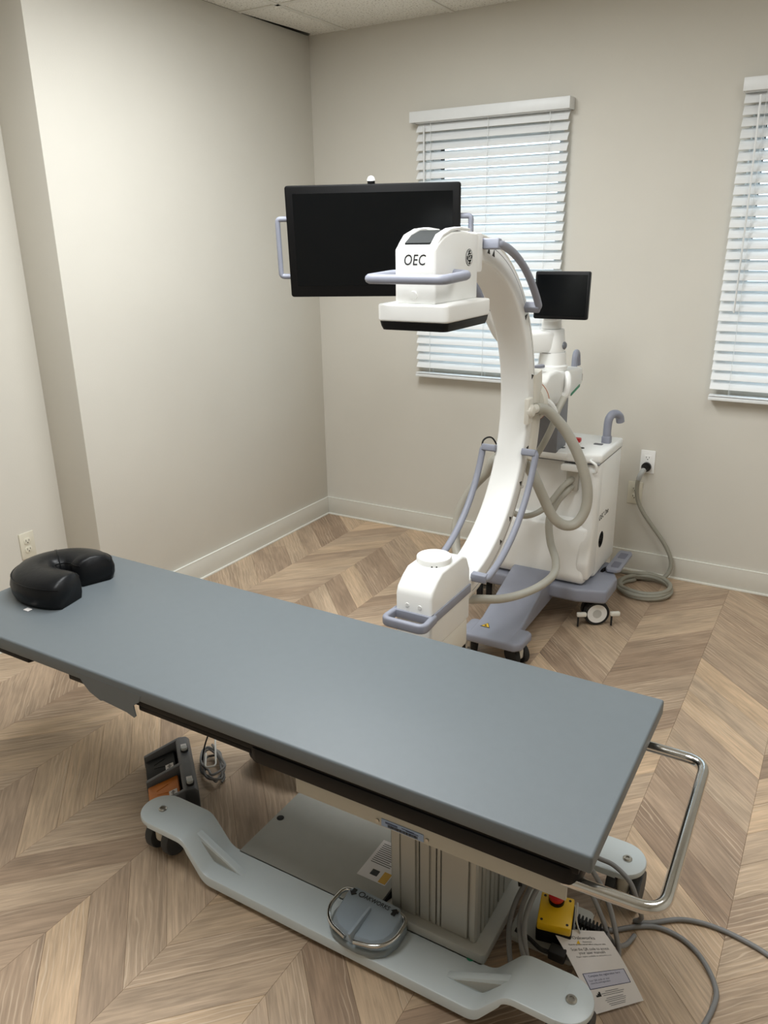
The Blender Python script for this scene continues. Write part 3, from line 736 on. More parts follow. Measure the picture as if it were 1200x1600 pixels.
# sheet: curved card from the tie down to the floor
A0, A1 = Vector((2.348, -2.478, .100)), Vector((2.458, -2.424, .100)); B0, B1 = Vector((2.487, -2.566, .006)), Vector((2.572, -2.478, .006))
def card(s_, q, lift=0.):       # s_ across 0..1, q down 0..1
    w = q
    a = A0.lerp(A1, s_); b = B0.lerp(B1, s_); p_ = a.lerp(b, w); p_.z += .020*math.sin(math.pi*w)*.5
    nrm = Vector((.28, -.20, .94)).normalized()
    return p_+nrm*lift
def patch(s0, s1, q0, q1, lift, th, nu=2, nv=2):
    g = S(); b = g.bm
    top = [[b.verts.new(card(s0+(s1-s0)*i/nu, q0+(q1-q0)*j/nv, lift+th)) for i in range(nu+1)] for j in range(nv+1)]
    bot = [[b.verts.new(card(s0+(s1-s0)*i/nu, q0+(q1-q0)*j/nv, lift)) for i in range(nu+1)] for j in range(nv+1)]
    for j in range(nv):
        for i in range(nu):
            b.faces.new((top[j][i], top[j][i+1], top[j+1][i+1], top[j+1][i])); b.faces.new((bot[j][i], bot[j+1][i], bot[j+1][i+1], bot[j][i+1]))
    def sk(a, c): 
        for i in range(len(a)-1): b.faces.new((a[i], a[i+1], c[i+1], c[i]))
    sk(top[0], bot[0]); sk(top[-1], bot[-1]); sk([r[0] for r in top], [r[0] for r in bot]); sk([r[-1] for r in top], [r[-1] for r in bot])
    return g
cd = patch(0, 1, 0, 1, 0, .0008, 6, 14).done('card', PAPER, tg_, ang=60)
patch(.10, .93, .585, .765, .0008, .0003, 4, 4).done('box_outline', NAVY, cd, ang=60); patch(.115, .915, .592, .758, .0010, .0003, 4, 4).done('box_fill', LAVEN, cd, ang=60)
def ctext(s, q, size, body, mat=PRINT, bold=0., sx=1.):
    """flat print wrapped on the card"""
    cu = bpy.data.curves.new('txt', 'FONT'); cu.body = body; cu.size = 1; cu.align_x = 'CENTER'; cu.align_y = 'CENTER'; cu.resolution_u = 2; cu.offset = bold
    t_ = bpy.data.objects.new('txt', cu); COL.objects.link(t_); dg = bpy.context.evaluated_depsgraph_get()
    me = bpy.data.meshes.new_from_object(t_.evaluated_get(dg)); bpy.data.objects.remove(t_, do_unlink=True); bpy.data.curves.remove(cu)
    b = bmesh.new(); b.from_mesh(me); bpy.data.meshes.remove(me)
    for v_ in b.verts: v_.co = card(s+v_.co.x*size*sx/.1225, q-v_.co.y*size/.196, .0014)
    fin('lettering', b, mat, cd, ang=0)
ctext(.505, .125, .0135, 'Oakworks', GREYP, sx=.95)
ctext(.53, .185, .0055, 'Attention', PRINT); ctext(.50, .222, .0052, 'Read the product manual before using your table', PRINT, .01, .85)
ctext(.50, .290, .0110, 'Scan the QR code to access', GREYP, 0, .72); ctext(.50, .340, .0110, 'your user manuals', GREYP, 0, .78)
ctext(.50, .388, .0052, 'Paper copies available at oakworks.com', GREYP)
ctext(.50, .625, .0068, 'Complete the registration here', NAVY, .01, .9); ctext(.36, .675, .0056, 'Scan QR code or visit', NAVY); ctext(.36, .705, .0056, 'oakworks.com/registration', NAVY, 0, .8)
for k, (q, w) in enumerate(((.805, .26), (.825, .46), (.845, .40), (.878, .34), (.897, .42), (.916, .38), (.940, .34), (.958, .30))):
    patch(.5-w/2, .5+w/2, q, q+.005, .0008, .0004).done('fine_print', GREYP, cd, ang=0)
g = S(); 
for a, b_, q0 in ((.16, .20, .83), (.20, .23, .815), (.23, .26, .80)): merge(g.bm, patch(a, b_, q0, .85, .0008, .0005).bm)
g.done('factory_symbol', PRINT, cd, ang=0)
g = S().prism([tuple(p_) for p_ in ((-.0045, -.004), (.0045, -.004), (0, .0045))], 'z', 0, .0006, bev=0); c0 = card(.36, .185, .0008)
g.bm.transform(frame3(c0, A1-A0, (A0-B0))); g.done('attention_symbol', YELLOW, cd, ang=0)
tube('plastic_tie', [card(.5, .05, .002), Vector((2.397, -2.447, .125)), Vector((2.392, -2.430, .160))], .0022, M('clear_tie', (190, 192, 192), .3), tg_, 6)

t = thing('table_cable', 'grey cable looped beside the lift column under the table', 'cable', (2.3, -2.4, .02))
lp = [(2.335, -2.600, .006), (2.300, -2.600, .05), (2.262, -2.535, .085), (2.246, -2.470, .10), (2.255, -2.42, .14), (2.285, -2.365, .20), (2.33, -2.34, .22), (2.39, -2.345, .20), (2.445, -2.37, .15), (2.482, -2.405, .09), (2.497, -2.425, .04), (2.480, -2.455, .008),
      (2.44, -2.50, .007), (2.40, -2.555, .007), (2.36, -2.585, .02), (2.315, -2.57, .08), (2.280, -2.515, .115), (2.272, -2.455, .14), (2.292, -2.395, .19), (2.335, -2.365, .205), (2.385, -2.372, .18), (2.435, -2.395, .13), (2.468, -2.412, .07), (2.478, -2.43, .02), (2.45, -2.47, .007), (2.42, -2.53, .007)]
S().tube(lp, .0062, 8, smooth=6).done('loop', CABLE, t, ang=60)
tube('loop', [(2.350, -2.575, .007), (2.33, -2.575, .06), (2.296, -2.525, .12), (2.294, -2.47, .16), (2.31, -2.41, .20)], .0062, CABLE, t, 8)
b_ = S(); b_.tube([(2.255, -2.45, .16), (2.235, -2.42, .21), (2.27, -2.39, .24), (2.25, -2.36, .30)], .005, 6); b_.done('black_wiring', RUBBER, t)
b_ = S(); b_.tube([(2.265, -2.50, .075), (2.30, -2.50, .066), (2.335, -2.515, .066), (2.37, -2.51, .064)], .0055, 6); b_.box(2.355, 2.395, -2.525, -2.495, .056, .082, .004)
b_.done('black_wiring', RUBBER, t)
t = thing('floor_cable', 'grey cable running from under the table across the floor at the right', 'cable', (2.62, -2.25, .006))
tube('upper_run', [(2.36, -2.30, .20), (2.397, -2.273, .168), (2.436, -2.268, .158), (2.482, -2.285, .14), (2.508, -2.295, .09), (2.515, -2.27, .03), (2.50, -2.265, .0065), (2.535, -2.250, .0065), (2.594, -2.204, .0065), (2.645, -2.186, .0065), (2.698, -2.183, .0065), (2.75, -2.19, .0065), (2.803, -2.205, .0065), (2.90, -2.25, .0065), (3.05, -2.36, .0065)], .0062, CABLE, t, 8)
tube('lower_run', [(2.40, -2.335, .0065), (2.45, -2.325, .0065), (2.50, -2.285, .0065), (2.55, -2.256, .0065), (2.604, -2.257, .0065), (2.65, -2.28, .0065), (2.685, -2.318, .0065), (2.708, -2.36, .0065), (2.714, -2.40, .0065), (2.702, -2.473, .0065), (2.68, -2.55, .0065)], .0062, CABLE, t, 8)

# ================================================================== MOBILE C-ARM
X0 = 1.655
C = thing('c_arm_machine', 'white mobile X-ray C-arm machine with blue-grey handles by the window', 'x-ray machine', (X0, -.95, 0))
CY, CZ, RI, RO, HW = -1.615, 1.060, .535, .620, .058
def arcpt(r, a): return (CY+r*math.cos(R(a)), CZ+r*math.sin(R(a)))
def arcsweep(sec, a0, a1, n=56):
    g = S(); g.loft([[(X0+x, CY+(r)*math.cos(R(a0+(a1-a0)*k/n)), CZ+(r)*math.sin(R(a0+(a1-a0)*k/n))) for x, r in sec] for k in range(n+1)]); return g
def rsec(w, r0, r1, f, n=3): return [(p[0], p[1]+(r0+r1)/2) for p in rrect(2*w, r1-r0, f, n)]
arc = arcsweep(rsec(HW, RI, RO-.012, .010), -92, 94).done('c_arc', WHITE, C, ang=40)
arcsweep(rsec(HW-.006, RO-.013, RO, .005), -88, 90).done('outer_track', CREAM, arc, ang=40)
for sx in (-1, 1):
    g = arcsweep([(sx*(HW+.0004), RO-.030), (sx*(HW+.0004), RO-.0285), (sx*(HW-.002), RO-.0285), (sx*(HW-.002), RO-.030)], -85, 88); g.done('track_line', GREYP, arc, ang=0)
for a in (78, 74, 35, 10, -5, -18, -32, -47, -58):
    g = S(); y, z = arcpt(RO-.045, a)
    g.prism([(-.010, -.008), (.010, -.008), (0, .013)], 'x', 0, .0012, bev=0); g.bm.transform(Matrix.Translation((X0+HW, y, z)) @ Matrix.Rotation(R(a-90+180*(a < 0)), 4, 'X')); g.done('angle_mark', SLOT, arc)
# grab handles on the arc
def arc_handle(sx, R_, a0, a1, off, wid=.013):
    g = S(); xb = X0+sx*(HW+off)
    n = 18
    path = [(X0+sx*(HW-.004),)+arcpt(R_, a0)] + [(xb,)+arcpt(R_, a0+(a1-a0)*k/n) for k in range(n+1)] + [(X0+sx*(HW-.004),)+arcpt(R_, a1)]
    path = fillet(path, .012, 4)
    g.tube(path, wid, 10, smooth=0)
    for a in (a0, a1):
        y, z = arcpt(R_, a); g.bm.verts.ensure_lookup_table()
        b2 = S().box(-.029, .029, -.013, .013, -.016, .016, .004); b2.bm.transform(Matrix.Translation((X0+sx*(HW+.025), y, z)) @ Matrix.Rotation(R(a-90), 4, 'X')); merge(g.bm, b2.bm)
    return g.done('grab_handle', BLUEG, C, ang=50)
for sx in (-1, 1):
    arc_handle(sx, .535, -20, -84, .052); arc_handle(sx, .590, 82, 38, .050)
# ---- detector
BX = X0+.003; BY = -1.745
det = S(); det.prism([(p[0]+BX, p[1]-1.755) for p in rrect(.228, .305, .016)], 'z', 1.438, 1.488, bev=.007, seg=3)
det = det.done('detector_tray', WHITE, C, ang=40)
g = S(); r_ = []
for z, k in ((1.438, .985), (1.425, .965), (1.414, .93)): r_.append([(p[0]*k+BX, p[1]*(k+.01)-1.755, z) for p in rrect(.226, .303, .018)])
g.loft(r_); g.done('detector_cover', BLACK, det)
prof = [(-1.884, 1.486), (-1.884, 1.636), (-1.866, 1.650), (-1.83, 1.668), (-1.78, 1.680), (-1.72, 1.682), (-1.66, 1.678), (-1.60, 1.676), (-1.60, 1.486)]
house = S().prism(prof, 'x', BX-.065, BX+.065, bev=.007, seg=3, ang=40).done('detector_housing', WHITE, C, ang=40)
S().prism([(-1.868, 1.640), (-1.83, 1.660), (-1.78, 1.672), (-1.735, 1.675), (-1.735, 1.6865), (-1.78, 1.6850), (-1.83, 1.6735), (-1.870, 1.6525)], 'x', BX-.040, BX+.040, bev=0).done('top_inset', DKGREY, house)
for sx in (-1, 1): S().prism([(-1.875, 1.644), (-1.83, 1.668), (-1.78, 1.681), (-1.72, 1.685), (-1.65, 1.682), (-1.65, 1.689), (-1.72, 1.694), (-1.78, 1.690), (-1.835, 1.675)], 'x', BX+sx*.051-.012, BX+sx*.051+.012, bev=.003).done('top_ridge', WHITE, house)
text('lettering', 'OEC', .041, frame3((BX-.002, -1.8846, 1.606), (1, 0, 0), (0, 0, 1)), PRINT, house, shear=.18, sx=.82, space=1.05)
S().lathe([(.0, -.004), (.011, -.004), (.012, 0)], (BX-.004, -1.884, 1.512), 'y', 18).done('button', WHITE, house)
def monogram(org, xd, yd, r, dark, light, parent, ring=True):
    m4 = frame3(org, xd, yd)
    g = S().lathe([(.0, 0), (r, 0), (r, .0012), (.0, .0012)], (0, 0, 0), seg=32); g.bm.transform(m4); d = g.done('emblem_disc', dark, parent, ang=0)
    g = S(); g.lathe([(r*.93, .0012), (r*.93, .0016), (r*.85, .0016), (r*.85, .0012)], (0, 0, 0), seg=32)
    for k in range(4):
        a = R(45+90*k); P_ = [(r*.70*math.cos(a+q), r*.70*math.sin(a+q), .0014) for q in (-.45, -.15, .15, .45)] + [(r*.50*math.cos(a+.42), r*.50*math.sin(a+.42), .0014)]
        g.tube(P_, r*.045, 5, smooth=3)
    g.bm.transform(m4); g.done('emblem_ring', light, d, ang=0)
    text('emblem_letters', 'GE', r*.95, m4 @ Matrix.Translation((0, 0, .0013)), light, d, shear=.25, sx=.8, bold=.002*0)
monogram((BX+.0651, -1.665, 1.608), (0, 1, 0), (0, 0, 1), .024, PRINT, WHITE, house)
# loop handle around the housing
tube('detector_handle', fillet([(BX-.060, -1.76, 1.566), (BX-.122, -1.79, 1.564), (BX-.122, -1.945, 1.558), (BX+.122, -1.945, 1.558), (BX+.122, -1.79, 1.564), (BX+.060, -1.76, 1.566)], .024, 5), .0135, BLUEG, C, 10, smooth=0)
box('rear_neck', BX-.061, BX+.061, -1.61, -1.55, 1.56, 1.678, WHITE, C, bev=.01)
# ---- X-ray tube
prof = [(-1.895, .385), (-1.895, .575), (-1.885, .598), (-1.850, .625), (-1.815, .643), (-1.66, .644), (-1.625, .625), (-1.600, .575), (-1.600, .385)]
th = S().prism(prof, 'x', X0-.066, X0+.066, bev=.010, seg=3, ang=40).done('tube_housing', WHITE, C, ang=40)
S().prism([(-1.885, .285), (-1.885, .39), (-1.61, .39), (-1.61, .285)], 'x', X0-.060, X0+.064, bev=.010, seg=3).done('tube_lower_housing', CREAM, C)
dsk = S().lathe([(.0, 0), (.058, 0), (.059, .002), (.059, .026), (.057, .029), (.0, .029)], (X0-.002, -1.745, .634), seg=40).done('collimator_disc', WHITE, C, ang=40)
S().lathe([(.0, 0), (.0594, 0), (.0594, .0015), (.0, .0015)], (X0-.002, -1.745, .6345), seg=40).done('painted_gap_shade', SLOT, dsk)  # dark ring: shade under the disc rim put in by colour
for a in (-62, -48): S().lathe([(.0, 0), (.003, 0), (.003, .0006), (.0, .0006)], (0, 0, 0), seg=8).done
for a in (-70, -55):
    g = S().lathe([(.0, 0), (.003, 0), (.003, .0012), (.0, .0012)], (0, 0, 0), 'x', seg=8); g.bm.transform(Matrix.Translation((X0-.002, -1.745, .645)) @ Matrix.Rotation(R(a), 4, 'Z') @ Matrix.Translation((.0585, 0, 0))); g.done('screw', SLOT, dsk)
for dx in (-.022, .024): S().lathe([(.0, -.002), (.007, -.002), (.008, 0)], (X0+dx, -1.895, .540), 'y', 14).done('button', WHITE, th)
bd = S()
bd.box(X0+.064, X0+.072, -1.90, -1.603, .487, .520, .003); bd.box(X0-.072, X0-.064, -1.90, -1.603, .487, .520, .003)
bd.tube(fillet([(X0-.068, -1.88, .5035), (X0-.074, -1.965, .5035), (X0+.074, -1.965, .5035), (X0+.068, -1.88, .5035)], .026, 5), .0, 8, smooth=0, sec=rrect(.020, .033, .008, 3))
bd.box(X0-.066, X0+.066, -1.903, -1.893, .490, .518, .002)
bd.done('tube_handle', BLUEG, C, ang=40)
for x in (-.03, .03): S().lathe([(.0, -.002), (.006, -.002), (.006, 0)], (X0+x, -1.885, .36), 'y', 12).done('screw', SLOT, th)
# ---- orbital carriage behind the arc
crd = S(); crd.loft([[(X0+x, CY+r*math.cos(R(a)), CZ+r*math.sin(R(a))) for x, r in rsec(.068, RO-.035, RO+.045, .012)] for a in range(-22, 12, 2)])
crd.done('cradle', CREAM, C, ang=40)
hub = S().lathe([(.0, 0), (.020, 0), (.026, .006), (.026, .022), (.018, .030), (.0, .032)], (X0+HW, -1.095, 1.035), 'x', 20); hub.box(X0+HW-.002, X0+HW+.018, -1.120, -1.070, .985, 1.085, .006)
hub = hub.done('hose_hub', CREAM, C)
S().tube([(X0+HW+.016, -1.085, 1.037), (X0+HW+.020, -1.035, 1.035)], .0175, 14, smooth=0).done('hose_ferrule', CREAM, hub)
S().lathe([(.0, 0), (.085, 0), (.090, .010), (.090, .060), (.085, .070), (.0, .070)], (X0, -.975, 1.040), 'y', 32).done('rotation_flange', CREAM, C)
S().lathe([(.0915, 0), (.0915, .004), (.088, .004), (.088, 0)], (X0, -.935, 1.040), 'y', 32).done('rotation_scale', COPPER, C)
# horizontal arm
arm = S().prism([(-.905, 1.075), (-.905, 1.115), (-.86, 1.140), (-.76, 1.140), (-.72, 1.128), (-.43, 1.108), (-.42, 1.040), (-.44, 1.028), (-.60, .998), (-.70, .985), (-.85, 1.010)], 'x', X0-.072, X0+.067, bev=.012, seg=3).done('cross_arm', WHITE, C, ang=40)
S().prism([(-.585, 1.003), (-.585, 1.015), (-.465, 1.037), (-.465, 1.025)], 'x', X0+.066, X0+.0690, bev=.001).done('green_strip', GREEN, arm)
box('end_slot', X0+.055, X0+.064, -.4235, -.418, 1.045, 1.075, M('slot_brown', (96, 60, 56), .6), arm, bev=.001)
S().tube([(X0+.066, -.66, 1.112), (X0+.078, -.675, 1.100), (X0+.084, -.685, 1.07), (X0+.080, -.69, 1.035), (X0+.068, -.70, 1.02)], .015, 10).done('side_lug', WHITE, arm)
S().tube([(X0+.045, -.955, 1.075), (X0+.072, -.945, 1.055), (X0+.098, -.915, 1.02), (X0+.105, -.90, .985), (X0+.088, -.905, .975)], lambda t: .015-.003*t, 10).done('brake_lever', WHITE, C)
S().tube([(X0+.020, -.36, 1.105), (X0+.020, -.375, 1.150), (X0+.022, -.395, 1.165), (X0+.025, -.42, 1.150), (X0+.026, -.43, 1.105)], .014, 10).done('brake_knob', BLUEG, C)
S().tube([(X0-.02, -.90, 1.17), (X0+.005, -.87, 1.165), (X0+.02, -.83, 1.165)], .0, 8, smooth=3, sec=rrect(.022, .014, .005, 2)).done('lock_lever', BLUEG, C)
# lift column
colp = S().box(X0-.062, X0+.056, -.70, -.575, .770, 1.005, .006).done('lift_column', COLG, C)
# swivel stack
S().lathe([(.0, 0), (.064, 0), (.064, .018), (.058, .024), (.055, .075), (.0, .075)], (X0, -.655, 1.125), seg=32).done('swivel_base', WHITE, C, ang=40)
sw = S().lathe([(.0, 0), (.055, 0), (.057, .010), (.050, .090), (.046, .096), (.0, .096)], (X0-.006, -.655, 1.199), seg=32).done('swivel_head', WHITE, C, ang=40)
S().lathe([(.0, 0), (.0566, 0), (.0566, .0016), (.0, .0016)], (X0-.006, -.655, 1.1985), seg=32).done('painted_gap_shade', SLOT, sw)  # solid dark ring paints the shade at the swivel joint
S().lathe([(.016, 0), (.016, .008), (.010, .014), (.0, .016)], (X0+.044, -.66, 1.228), 'x', 16).done('swivel_knob', M('knob_dark', (110, 112, 118), .4), sw)
nk = S().lathe([(.0, 0), (.040, 0), (.042, .004), (.040, .030), (.036, .050), (.030, .060), (.0, .060)], (X0-.012, -.655, 1.296), seg=28).done('tablet_neck', WHITE, C, ang=40)
# control tablet
XF = Matrix.Translation((X0+.052, -.735, 1.436)) @ Matrix.Rotation(R(1), 4, 'Z') @ Matrix.Rotation(R(-3), 4, 'X')
tb = S().prism(rrect(.222, .186, .008), 'y', -.012, .012, bev=.003).done('control_tablet', BLACK, C)
S().prism(rrect(.206, .160, .002), 'y', -.0128, -.0118, bev=0).done('tablet_screen', SCREEN, tb)
XF = Matrix.Identity(4)
box('tablet_bracket', X0-.03, X0+.03, -.715, -.66, 1.33, 1.42, WHITE, C, bev=.008)
# monitor on its arm
S().obox(Vector((1.600, -.708, 1.246)), (.165, .094, .088), Matrix.Rotation(math.atan2(-.105, -.100), 3, 'Z'), .014, 3).done('arm_link', WHITE, C)
tube('monitor_arm', [(1.560, -.755, 1.25), (1.515, -.86, 1.275), (1.50, -.95, 1.36), (1.475, -1.03, 1.47), (1.41, -1.12, 1.56), (1.30, -1.225, 1.63), (1.252, -1.285, 1.652)], .030, WHITE, C, 12)
psi, tau = .4165, -.0758
n_ = Vector((math.sin(psi)*math.cos(tau), -math.cos(psi)*math.cos(tau), math.sin(tau))); rr_ = Vector((math.cos(psi), math.sin(psi), 0)); uu = n_.cross(rr_)
if uu.z < 0: uu = -uu
XF = Matrix(((rr_.x, uu.x, n_.x, 1.217), (rr_.y, uu.y, n_.y, -1.384), (rr_.z, uu.z, n_.z, 1.654), (0, 0, 0, 1)))
MW, MH = .62, .381
mo = S().prism(rrect(MW, MH, .010), 'z', -.030, 0, bev=.004).done('monitor', BLACK, C)
S().prism([(p[0], p[1]+.006) for p in rrect(MW-.055, MH-.066, .002)], 'z', -.002, .0008, bev=0).done('monitor_screen', SCREEN, mo)
S().box(-.12, .12, -.10, .10, -.062, -.028, .01).done('rear_cover', WHITE, mo)
S().lathe([(.0, 0), (.016, 0), (.016, .014), (.0, .014)], (0, 0, 0), 'y', 20)
ind = S().lathe([(.0, 0), (.0135, 0), (.0135, .010), (.0, .010)], (-.002, MH/2-.001, -.014), 'y', 20).done('lamp_base', BLACK, mo)
S().lathe([(.0, 0), (.0140, 0), (.0140, .004), (.012, .010), (.008, .015), (.0, .017)], (-.002, MH/2+.009, -.014), 'y', 20).done('indicator_lamp', DOME, mo)
for sx in (-1, 1):
    tube('side_handle', fillet([(sx*(MW/2-.01), .080, -.016), (sx*(MW/2+.036), .080, -.016), (sx*(MW/2+.036), -.118, -.016), (sx*(MW/2-.01), -.118, -.016)], .012, 4), .0095, BLUEG, mo, 8, smooth=0)
XF = Matrix.Identity(4)
# ---- cart body
cab = S()
cab.box(1.412, 1.898, -.640, -.315, .195, .742, .020, 3)
cab.prism([(-.735, .195), (-.755, .23), (-.715, .455), (-.630, .475), (-.60, .195)], 'x', 1.412, 1.880, bev=.018, seg=3)
cab.prism([(-.700, .480), (-.755, .30), (-.74, .22), (-.62, .22), (-.62, .742), (-.672, .742)], 'x', 1.842, 1.898, bev=.014, seg=3)
cab.prism([(-.700, .480), (-.755, .30), (-.74, .22), (-.62, .22), (-.62, .742), (-.672, .742)], 'x', 1.412, 1.468, bev=.014, seg=3)
cab = cab.done('cart_body', WHITE, C, ang=40)
lid = S(); lid.prism([(1.408, -.325), (1.408, -.665), (1.47, -.690), (1.84, -.690), (1.902, -.665), (1.902, -.325)], 'z', .738, .782, bev=.012, seg=3)
lid.box(1.44, 1.76, -.70, -.60, .748, .778, .01)
lid = lid.done('cart_lid', WHITE, C, ang=40)
S().box(1.414, 1.896, -.684, -.320, .7362, .7380, 0).done('lid_seam', GREYP, lid)
cn = S(); cn.box(1.735, 1.815, -.705, -.635, .700, .728, .006); cn = cn.done('connector_hood', WHITE, cab)
cp = S().box(1.748, 1.802, -.662, -.636, .600, .700, .006).done('connector_plate', M('connector_grey', (188, 184, 174), .45), cab)
for z in (.655, .620): S().tube([(1.776, -.655, z), (1.768, -.700, z-.008)], .014, 12, smooth=0).done('hose_socket', HOSE, cp)
tube('cable_hook', fillet([(1.858, -.665, .752), (1.864, -.712, .760), (1.892, -.716, .748), (1.894, -.706, .712), (1.874, -.690, .704), (1.870, -.665, .706)], .012, 4), .006, WHITE, cab, 8, smooth=0)
tube('cable_hook', fillet([(1.60, -.675, .70), (1.603, -.715, .702), (1.603, -.715, .680)], .008, 4), .006, WHITE, cab, 8, smooth=0)
tube('lower_hook', fillet([(1.56, -.70, .60), (1.565, -.80, .625), (1.565, -.80, .575)], .015, 4), .009, WHITE, cab, 8, smooth=0)
S().lathe([(.0, 0), (.020, 0), (.018, .012), (.0, .012)], (1.75, -.545, .781), seg=18).done('switch_collar', WHITE, lid)
S().box(1.738, 1.768, -.560, -.530, .792, .812, .005).done('emergency_button', REDP, lid)
S().lathe([(.0, 0), (.012, 0), (.012, .002), (.0, .002)], (1.79, -.60, .7815), seg=16).done('key_switch', PRINT, lid)
S().prism([(p[0]+1.835, p[1]-.50) for p in rrect(.040, .030, .008)], 'z', .7815, .7828, bev=0).done('lid_print', GREYP, lid)
S().lathe([(.0, 0), (.012, 0), (.012, .001), (.0, .001)], (1.715, -.63, .7815), seg=16).done('lid_mark', GREYP, lid)
gh = S(); gh.box(1.838, 1.878, -.475, -.435, .775, .815, .008); gh.tube([(1.858, -.455, .80), (1.858, -.455, .85), (1.860, -.452, .885), (1.868, -.440, .906), (1.882, -.420, .908), (1.893, -.400, .893), (1.897, -.392, .868)], .0185, 12)
gh.done('push_handle', BLUEG, lid)
text('lettering', 'OEC One', .036, frame3((1.8985, -.555, .478), (0, 1, 0), (0, 0, 1)), PRINT, cab, shear=.15)
monogram((1.8981, -.575, .365), (0, 1, 0), (0, 0, 1), .040, WHITE, PRINT, cab)
# undercarriage
b = S()
plan = [(1.335, -.735), (1.335, -.565), (1.40, -.40), (1.91, -.40), (1.985, -.565), (1.985, -.735), (1.86, -.775), (1.45, -.775)]
b.prism(ccw(plan), 'z', .125, .190, bev=.014, seg=3)
legp = [(-.62, .10), (-.62, .240), (-.765, .240), (-.815, .222), (-1.10, .128), (-1.255, .122), (-1.262, .095), (-1.10, .085)]
b.prism(legp, 'x', X0-.100, X0+.085, bev=.010, seg=3)
b.prism(ccw([(X0-.135, -1.245), (X0-.115, -1.262), (X0+.11, -1.262), (X0+.135, -1.235), (X0+.138, -1.13), (X0+.12, -1.115), (X0-.12, -1.115), (X0-.138, -1.13)]), 'z', .085, .122, bev=.010, seg=3)
und = b.done('undercarriage', BLUEG, C, ang=40)
g = S().prism(ccw([(-.021, -.016), (.021, -.016), (0, .020)]), 'z', 0, .0008, bev=0); wm = frame3((X0-.050, -1.165, .1268), (1, 0, 0), (0, 1, .05)); g.bm.transform(wm); wl = g.done('warning_triangle', PRINT, und)
g = S().prism(ccw([(-.017, -.0135), (.017, -.0135), (0, .0155)]), 'z', .0008, .0013, bev=0); g.bm.transform(wm); g.done('warning_fill', YELLOW, wl)
g = S(); g.box(-.006, .007, -.011, -.008, .0013, .0017, 0); g.box(-.002, .001, -.008, .002, .0013, .0017, 0); g.box(-.007, -.002, -.004, .001, .0013, .0017, 0); g.bm.transform(wm); g.done('warning_symbol', PRINT, wl)
# wheels
def big_wheel(x, y, sg, rot):
    global XF
    XF = Matrix.Translation((x-.02*sg, y, 0)) @ Matrix.Rotation(R(rot), 4, 'Z') @ Matrix.Translation((-x+.02*sg, -y, 0))
    c = S(); c.box(x-.055*sg-.014, x-.055*sg+.014, y-.02, y+.02, .05, .13, .004); c.lathe([(.0, -.05), (.010, -.05), (.010, .02), (.0, .02)], (x-.015*sg, y, .058), 'x', 12)
    c = c.done('wheel_bracket', CREAM, C)
    for k, xx in ((0, x), (1, x-.045*sg)):
        S().lathe([(.040, -.014), (.054, -.014), (.057, -.010), (.057, .010), (.054, .014), (.040, .014)], (xx, y, .058), 'x', 32).done('tyre', RUBBER, c)
        w = S().lathe([(.0, -.013), (.046, -.012), (.046, .012), (.044, .0145), (.0, .0145)], (xx, y, .058), 'x', 32).done('wheel_disc', WHITE, c)
        S().lathe([(.0, 0), (.020, 0), (.020, .0012), (.0, .0014)], (xx+.0145, y, .058), 'x', 24).done('hub_cap', M('hub_grey', (196, 196, 192), .45), w)
    for (dx, dy) in ((.030, -.075), (.030, .075)):
        q = S(); q.box(x+dx*sg-.010, x+dx*sg+.010, y+dy-.022, y+dy+.022, .055, .075, .006); gg = q.done('cable_pusher', CREAM, c)
        box('pusher_foot', x+dx*sg-.004, x+dx*sg+.004, y+dy-.018, y+dy-.010, .006, .056, RUBBER, gg, bev=.002)
    XF = Matrix.Identity(4)
big_wheel(1.945, -.675, 1, -58); big_wheel(1.362, -.675, -1, 20)
def small_caster(x, y, rot):
    global XF
    XF = Matrix.Translation((x, y, 0)) @ Matrix.Rotation(R(rot), 4, 'Z') @ Matrix.Translation((-x, -y, 0))
    c = S(); c.lathe([(.0, 0), (.018, 0), (.018, .02), (.0, .02)], (x, y+.01, .070), seg=16); c.box(x-.022, x+.010, y-.03, y+.03, .028, .080, .012, 3); c = c.done('caster', CREAM, C)
    S().lathe([(.028, -.011), (.041, -.011), (.043, -.008), (.043, .008), (.041, .011), (.028, .011)], (x+.016, y, .043), 'x', 28).done('tyre', RUBBER, c)
    S().lathe([(.0, -.010), (.031, -.009), (.031, .009), (.0, .010)], (x-.020, y, .043), 'x', 24).done('wheel_disc', WHITE, c)
    S().lathe([(.028, -.011), (.041, -.011), (.043, -.008), (.043, .008), (.041, .011), (.028, .011)], (x-.030, y, .043), 'x', 28).done('tyre', RUBBER, c)
    XF = Matrix.Identity(4)
small_caster(1.755, -1.180, 58); small_caster(1.545, -1.185, 15)
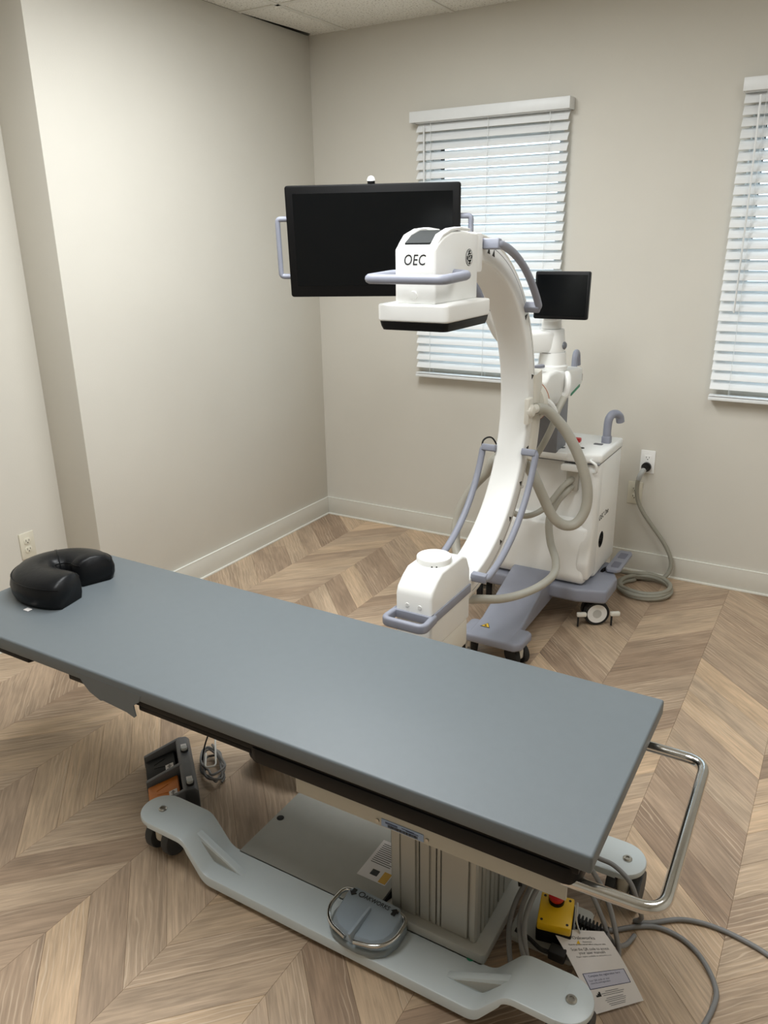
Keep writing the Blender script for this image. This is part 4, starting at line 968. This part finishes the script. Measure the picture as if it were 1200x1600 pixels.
# brake pedal on the right of the cart
pb = S(); pb.bm.free(); pb = S().prism([(1.925, -.275), (1.918, -.30), (1.918, -.52), (1.930, -.54), (1.972, -.535), (1.985, -.515), (1.985, -.30), (1.972, -.275)], 'z', .196, .212, bev=.004).done('brake_pedal', BLUEG, C)
for y in (-.47, -.35): S().prism([(p[0]+1.953, p[1]+y) for p in rrect(.036, .07, .006)], 'z', .2118, .2132, bev=0).done('pedal_print', M('print_slate', (112, 114, 128), .6), pb)
S().tube([(1.90, -.53, .13), (1.905, -.53, .19), (1.925, -.50, .205)], .008, 8).done('pedal_lever', BLACK, C)
box('rear_panel', 1.42, 1.89, -.42, -.33, .10, .20, CREAM, C, bev=.005)
# hoses
tube('hose', [(1.733, -1.045, 1.036), (1.745, -1.01, 1.030), (1.771, -.97, 1.001), (1.821, -.93, .928), (1.871, -.90, .822), (1.905, -.88, .701), (1.906, -.88, .605), (1.876, -.90, .542), (1.832, -.93, .538), (1.791, -.96, .583), (1.755, -.98, .666), (1.707, -.98, .754), (1.655, -.97, .804), (1.60, -.96, .84)], .0215, HOSE, C, 12)
tube('hose', [(1.772, -.690, .650), (1.757, -.74, .634), (1.741, -.82, .597), (1.716, -.88, .565), (1.675, -.92, .548), (1.634, -.94, .553), (1.59, -.95, .58), (1.56, -.95, .62)], .0125, HOSE, C, 10)
tube('hose', [(1.770, -.690, .615), (1.744, -.755, .574), (1.736, -.82, .509), (1.759, -.86, .426), (1.806, -.92, .372), (1.827, -1.0, .343), (1.815, -1.12, .337), (1.783, -1.25, .345), (1.745, -1.38, .37), (1.70, -1.50, .41), (1.67, -1.60, .44)], .0165, HOSE, C, 10)
tube('hose', [(1.58, -.93, .83), (1.535, -.98, .786), (1.508, -.98, .733), (1.449, -.98, .662), (1.406, -1.0, .575), (1.390, -1.02, .49), (1.402, -1.05, .414), (1.44, -1.09, .36), (1.50, -1.15, .33)], .020, HOSE, C, 12)
tube('hose', [(1.66, -.91, .74), (1.686, -.90, .799), (1.710, -.88, .851), (1.733, -.85, .920), (1.746, -.82, .990), (1.752, -.77, 1.03)], .0135, HOSE, C, 10)
tube('wire', [(1.536, -1.10, .85), (1.531, -1.085, .890), (1.541, -1.065, .904), (1.558, -1.05, .900), (1.575, -1.04, .87)], .0035, BLACK, C, 6)
